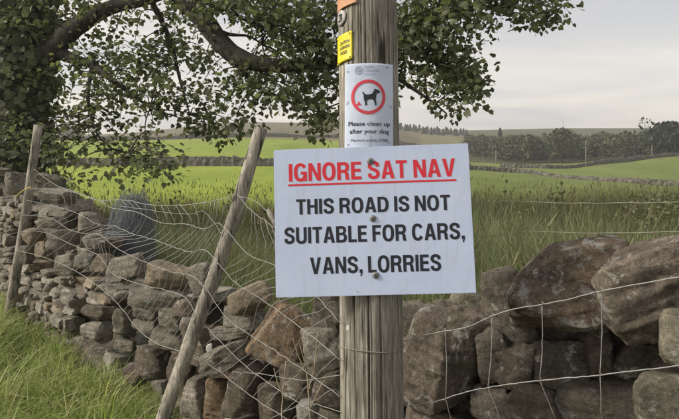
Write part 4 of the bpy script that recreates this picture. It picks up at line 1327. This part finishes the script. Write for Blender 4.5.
    V, F = scatter(LEAF_V, LEAF_F, ps, np.array(Rs), rngt.uniform(.07, .13, n))
    o = link("ivy", mesh_from("ivy", V, F, False), M_IVY); keep(o, root); o["kind"] = "stuff"
    print("leaves", len(pos), "single", len(single))
    tag(root, "large spreading tree with ivy-clad trunk and low boughs hanging over the wall", "tree")
build_tree()

# ------------------------------------------------------------------ grasses
def blades(xy, z, length, width, lean, rng, cols, segs=4, droop=1.0, wind=None):
    """Tapered, bending blades as triangles; returns V, F, C."""
    n = len(xy)
    az = rng.random(n) * 2 * math.pi
    d = np.stack([np.cos(az), np.sin(az)], 1) * lean[:, None]
    if wind is not None:
        wv = np.array([(noise.noise(Vector((a * .8, b * .8, 2.0))), noise.noise(Vector((a * .8, b * .8, 8.0)))) for a, b in xy])
        d = d + wv * wind
    fa = rng.random(n) * 2 * math.pi
    side = np.stack([np.cos(fa), np.sin(fa), 0 * fa], 1)
    rows = []
    for k in range(segs + 1):
        t = k / segs
        hz = length * (t - droop * .28 * t ** 3 * np.clip(lean * 2.2, 0, 1.6))
        off = d * (length * t ** 1.8)[:, None]
        c = np.stack([xy[:, 0] + off[:, 0], xy[:, 1] + off[:, 1], z + hz], 1)
        w = (width * (1 - t ** 1.5) * (0.7 + .3 * min(1, t * 3)))[:, None] * .5
        if k < segs:
            rows += [c - side * w, c + side * w]
        else:
            rows += [c]
    V = np.stack(rows, 1)                        # n, 2*segs+1, 3
    m = V.shape[1]
    f = []
    for k in range(segs - 1):
        a = 2 * k; f += [(a, a + 1, a + 3), (a, a + 3, a + 2)]
    f.append((2 * segs - 2, 2 * segs - 1, 2 * segs))
    F = np.array(f)[None] + (np.arange(n) * m)[:, None, None]
    shade = np.concatenate([np.repeat(np.linspace(.75, 1.1, segs), 2), [1.15]])
    C = cols[:, None, :] * np.ones((1, m, 1))
    return V.reshape(-1, 3), F.reshape(-1, 3), C.reshape(-1, 3)

def pal(rng, n, cols, p, j=.2):
    c = np.array(cols)[rng.choice(len(cols), n, p=p)]
    return c * (1 + j * rng.normal(size=(n, 1))).clip(.5, 1.6)

def build_verge():
    rng = np.random.default_rng(15)
    n = 52000
    X = rng.uniform(-5.6, -.25, n); back = rng.random(n) ** .9 * 2.6
    Y = wall_y(X) - back + .14
    ok = (Y > 1.1) & (np.abs(X / Y) < .75)
    X, Y, back = X[ok], Y[ok], back[ok]
    # clump the tufts
    tuft = np.array([noise.noise(Vector((x * 2.3, y * 2.3, 1.0))) + .6 * noise.noise(Vector((x * 6, y * 6, 4.0))) for x, y in zip(X, Y)])
    keep_ = rng.random(len(X)) < np.clip(.62 + tuft * 1.1, .15, 1)
    X, Y, tuft, back = X[keep_], Y[keep_], tuft[keep_], back[keep_]
    n = len(X)
    L = (.18 + .26 * rng.random(n) ** 2 + .24 * np.clip(tuft + .2, 0, 1)) * np.clip(.55 + back * .5, .55, 1.15)
    cols = pal(rng, n, [(.27, .345, .10), (.37, .43, .16), (.21, .27, .08), (.56, .50, .30)], [.36, .28, .18, .18])
    V, F, C = blades(np.stack([X, Y], 1), ground_z(X, Y) - .01, L, np.where(rng.random(n) < .12, rng.uniform(.010, .016, n), rng.uniform(.0035, .009, n)), rng.uniform(.2, 1.3, n), rng, cols, 5, 1.0)
    o = link("verge_grass", mesh_from("verge_grass", V, F, True, C), M_GRASS)
    tag(o, "lush bright green long grass on the verge at the foot of the wall", "grass", kind="stuff")
build_verge()

def build_meadow():
    rng = np.random.default_rng(16)
    n = 230000
    X = rng.uniform(-6.5, 9.0, n); Y = rng.uniform(1.3, 12.5, n)
    behind = Y - wall_y(X)
    ok = (behind > .62) & (np.abs(X / Y) < .78)
    X, Y, behind = X[ok], Y[ok], behind[ok]
    dens = np.clip(7.0 / Y, .5, 1) * np.clip((12.4 - Y) / 2.0, 0, 1)
    keep_ = rng.random(len(X)) < dens
    X, Y, behind = X[keep_], Y[keep_], behind[keep_]
    n = len(X)
    tf = np.array([noise.noise(Vector((x * .9, y * .9, 7.0))) for x, y in zip(X, Y)])
    L = (.46 + .30 * rng.random(n) + .26 * tf) * np.where(X > .4, 1.42, 1.05) * np.clip(.6 + behind * .4, .6, 1)
    cols = pal(rng, n, [(.175, .205, .10), (.21, .24, .125), (.27, .26, .16), (.14, .165, .085)], [.38, .30, .16, .16])
    dry = np.clip((Y - 7.5) / 3.5, 0, 1)[:, None] * .55
    cols = cols * (1 - dry) + np.array([(.235, .225, .115)]) * dry * (.7 + .6 * rng.random((n, 1)))
    V, F, C = blades(np.stack([X, Y], 1), ground_z(X, Y) - .02, L, rng.uniform(.004, .009, n), rng.uniform(.05, .9, n), rng, cols, 4, 1.0, wind=.5)
    # seed stems: thin, taller, with a small head
    ns = 4200
    k = rng.choice(n, ns)
    xs, ys = X[k] + rng.normal(size=ns) * .05, Y[k]
    sL = rng.uniform(.55, .98, ns); lean = rng.uniform(.05, .3, ns)
    c2 = pal(rng, ns, [(.23, .20, .12), (.20, .19, .11), (.16, .13, .085)], [.4, .35, .25])
    V2, F2, C2 = blades(np.stack([xs, ys], 1), ground_z(xs, ys), sL, np.full(ns, .0028), lean, rng, c2, 4, .6, wind=.35)
    tips = V2.reshape(ns, -1, 3)[:, -1]
    HV = np.array([(-.5, 0, -1), (.5, 0, -1), (.35, .2, .2), (-.35, -.2, .2), (0, 0, 1.2)]) * np.array([.35, .35, 1]); HF = np.array([(0, 1, 2), (0, 2, 3), (3, 2, 4)])
    hr = np.tile(np.eye(3), (ns, 1, 1)); a = rng.random(ns) * 6.28
    hr[:, 0, 0] = np.cos(a); hr[:, 0, 1] = -np.sin(a); hr[:, 1, 0] = np.sin(a); hr[:, 1, 1] = np.cos(a); hr[:, 0, 2] = .5 * np.cos(a * 3.1); hr[:, 1, 2] = .5 * np.sin(a * 2.3)
    V3, F3 = scatter(HV, HF, tips, hr, rng.uniform(.02, .045, ns)); C3 = np.repeat(c2 * .9, 5, axis=0)
    Vt = np.concatenate([V, V2, V3]); Ft = np.concatenate([F, F2 + len(V), F3 + len(V) + len(V2)]); Ct = np.concatenate([C, C2, C3])
    o = link("meadow_grass", mesh_from("meadow_grass", Vt, Ft, True, Ct), M_GRASS)
    tag(o, "tall rough meadow grass with straw seed heads behind the wall", "grass", kind="stuff")
build_meadow()

# tall weeds breaking the top of the grass
def weed_mesh(seed, h):
    rng = np.random.default_rng(seed)
    st, lf = Bag(), Bag()
    for s in range(rng.integers(3, 6)):
        az = rng.random() * 6.28; ln = rng.uniform(.08, .3)
        hh = h * rng.uniform(.7, 1)
        top = np.array([math.cos(az) * ln * hh + .12 * hh, math.sin(az) * ln * hh, hh])
        pts = catmull([np.array([rng.normal() * .03, rng.normal() * .03, -.05]), top * .5 + np.array([0, 0, .06]), top], 5)
        V, F = tube_vf(pts, np.linspace(.005, .002, len(pts)), 4, False); st.add(V, F)
        nl = 22
        u = rng.uniform(.25, 1.02, nl) * (len(pts) - 1); i = np.minimum(u.astype(int), len(pts) - 2)
        p = pts[i] + (pts[i + 1] - pts[i]) * (u - i)[:, None] + rng.normal(size=(nl, 3)) * np.array([.035, .035, .025])
        V, F = scatter(QUAD_V, QUAD_F, p, rand_rot(rng, nl), rng.uniform(.02, .06, nl)); lf.add(V, F)
    return st.mesh("stem"), lf.mesh("leaves", False)
WM = [weed_mesh(300 + k, 1.0) for k in range(5)]
rng = np.random.default_rng(61)
spots = [(487, 7.2, .92), (500, 7.6, 1.0), (513, 6.4, .85), (526, 7.5, .96), (540, 7.0, .92), (546, 7.8, 1.05), (560, 7.4, .98), (574, 6.6, .86), (588, 8.2, .95), (606, 7.0, .8), (625, 7.6, .85), (150, 8.4, .8), (172, 8.9, .84), (198, 8.2, .78), (230, 8.8, .86), (248, 8.0, .8)]
for i, (px, D, h) in enumerate(spots):
    X = (px - 339.5) / FPX * D
    root = empty("tall_weed", (X, D, float(ground_z(X, D)))); root.scale = (h, h, h); root.rotation_euler = (0, 0, rng.random() * .8 - .4)
    st, lf = WM[i % 5]
    link("stem", st, M_WEED, root); o = link("leaves", lf, M_WEED, root)
    if px > 400: tag(root, "tall dark leafy weed rising from the meadow right of the white sign", "weed", "tall weeds right of the sign")
    else: tag(root, "feathery weed rising from the meadow left of the white sign", "weed", "weeds left of the sign")
def bush(label, px, D, r, h, n, seed, leaf):
    rng = np.random.default_rng(seed)
    X = (px - 339.5) / FPX * D
    root = empty("bramble_bush", (X, D, float(ground_z(X, D))))
    p = crown_points(rng, n, h, r, False)
    V, F = scatter(QUAD_V, QUAD_F, p, rand_rot(rng, n), leaf * (.6 + .8 * rng.random(n)))
    link("foliage", mesh_from("foliage", V, F, False), M_WEED, root)
    b = Bag()
    for k in range(9):
        a = rng.random() * 6.28
        q = catmull([(0, 0, -.05), (math.cos(a) * r * .3, math.sin(a) * r * .3, h * .6), (math.cos(a) * r * .8, math.sin(a) * r * .8, h * rng.uniform(.6, 1.02))], 4)
        V, F = tube_vf(q, np.linspace(.008, .003, len(q)), 4, False); b.add(V, F)
    link("stems", b.mesh("stems"), M_BARK, root)
    tag(root, label, "bush")
bush("dark scrubby bush behind the boulders at the right edge", 668, 6.2, .6, .92, 3000, 71, .032)
bush("low dark scrub against the far side of the wall under the tree", 86, 6.8, .4, .75, 1500, 72, .032)

# dead twiggy stem in front of the rubble
def build_dry_stem():
    D0 = 2.05
    b = P(311, 470, D0); root = empty("dry_stem", tuple(b * np.array([1, 1, 0])))
    br = [[(311, 470), (310, 419), (308, 385), (305, 365), (300, 345)], [(308, 392), (314, 370), (316, 350), (318, 332)], [(306, 372), (297, 352), (293, 338)], [(310, 410), (318, 392), (324, 380)], [(284, 470), (282, 419), (283, 390), (286, 362)], [(283, 395), (277, 380), (274, 368)]]
    for i, w in enumerate(br):
        pts = kink(catmull([P(x, y, D0 - .02 * math.sin(j)) for j, (x, y) in enumerate(w)], 5), .003, i)
        if w[0][1] > 460: pts[0][2] = -.02
        keep(tube("stem" if i in (0, 4) else "twig", pts, np.linspace(.0032, .0012, len(pts)), M_STEM, None, 5), root)
    tag(root, "dead branching stem standing before the rubble left of the pole", "dead stem")
build_dry_stem()

# ------------------------------------------------------------------ thin evening haze over the fields
V, F = box_vf((0, 480, 60), (2600, 1100, 200)); V[:, 2] = np.where(V[:, 2] > 60, 52.0, -14.0)
hz = link("haze", mesh_from("haze", V, F, False))
hm, hnt, hout = new_mat("haze_air")
pv = nd(hnt, "ShaderNodeVolumePrincipled")
pv.inputs["Color"].default_value = (0.96, 0.97, 0.98, 1); pv.inputs["Density"].default_value = HAZE; pv.inputs["Anisotropy"].default_value = 0.2
hnt.links.new(pv.outputs[0], hout.inputs["Volume"])
hz.data.materials.append(hm)
tag(hz, "pale thin haze lying over the far fields", "haze", kind="stuff")
print("objects", len(bpy.data.objects))
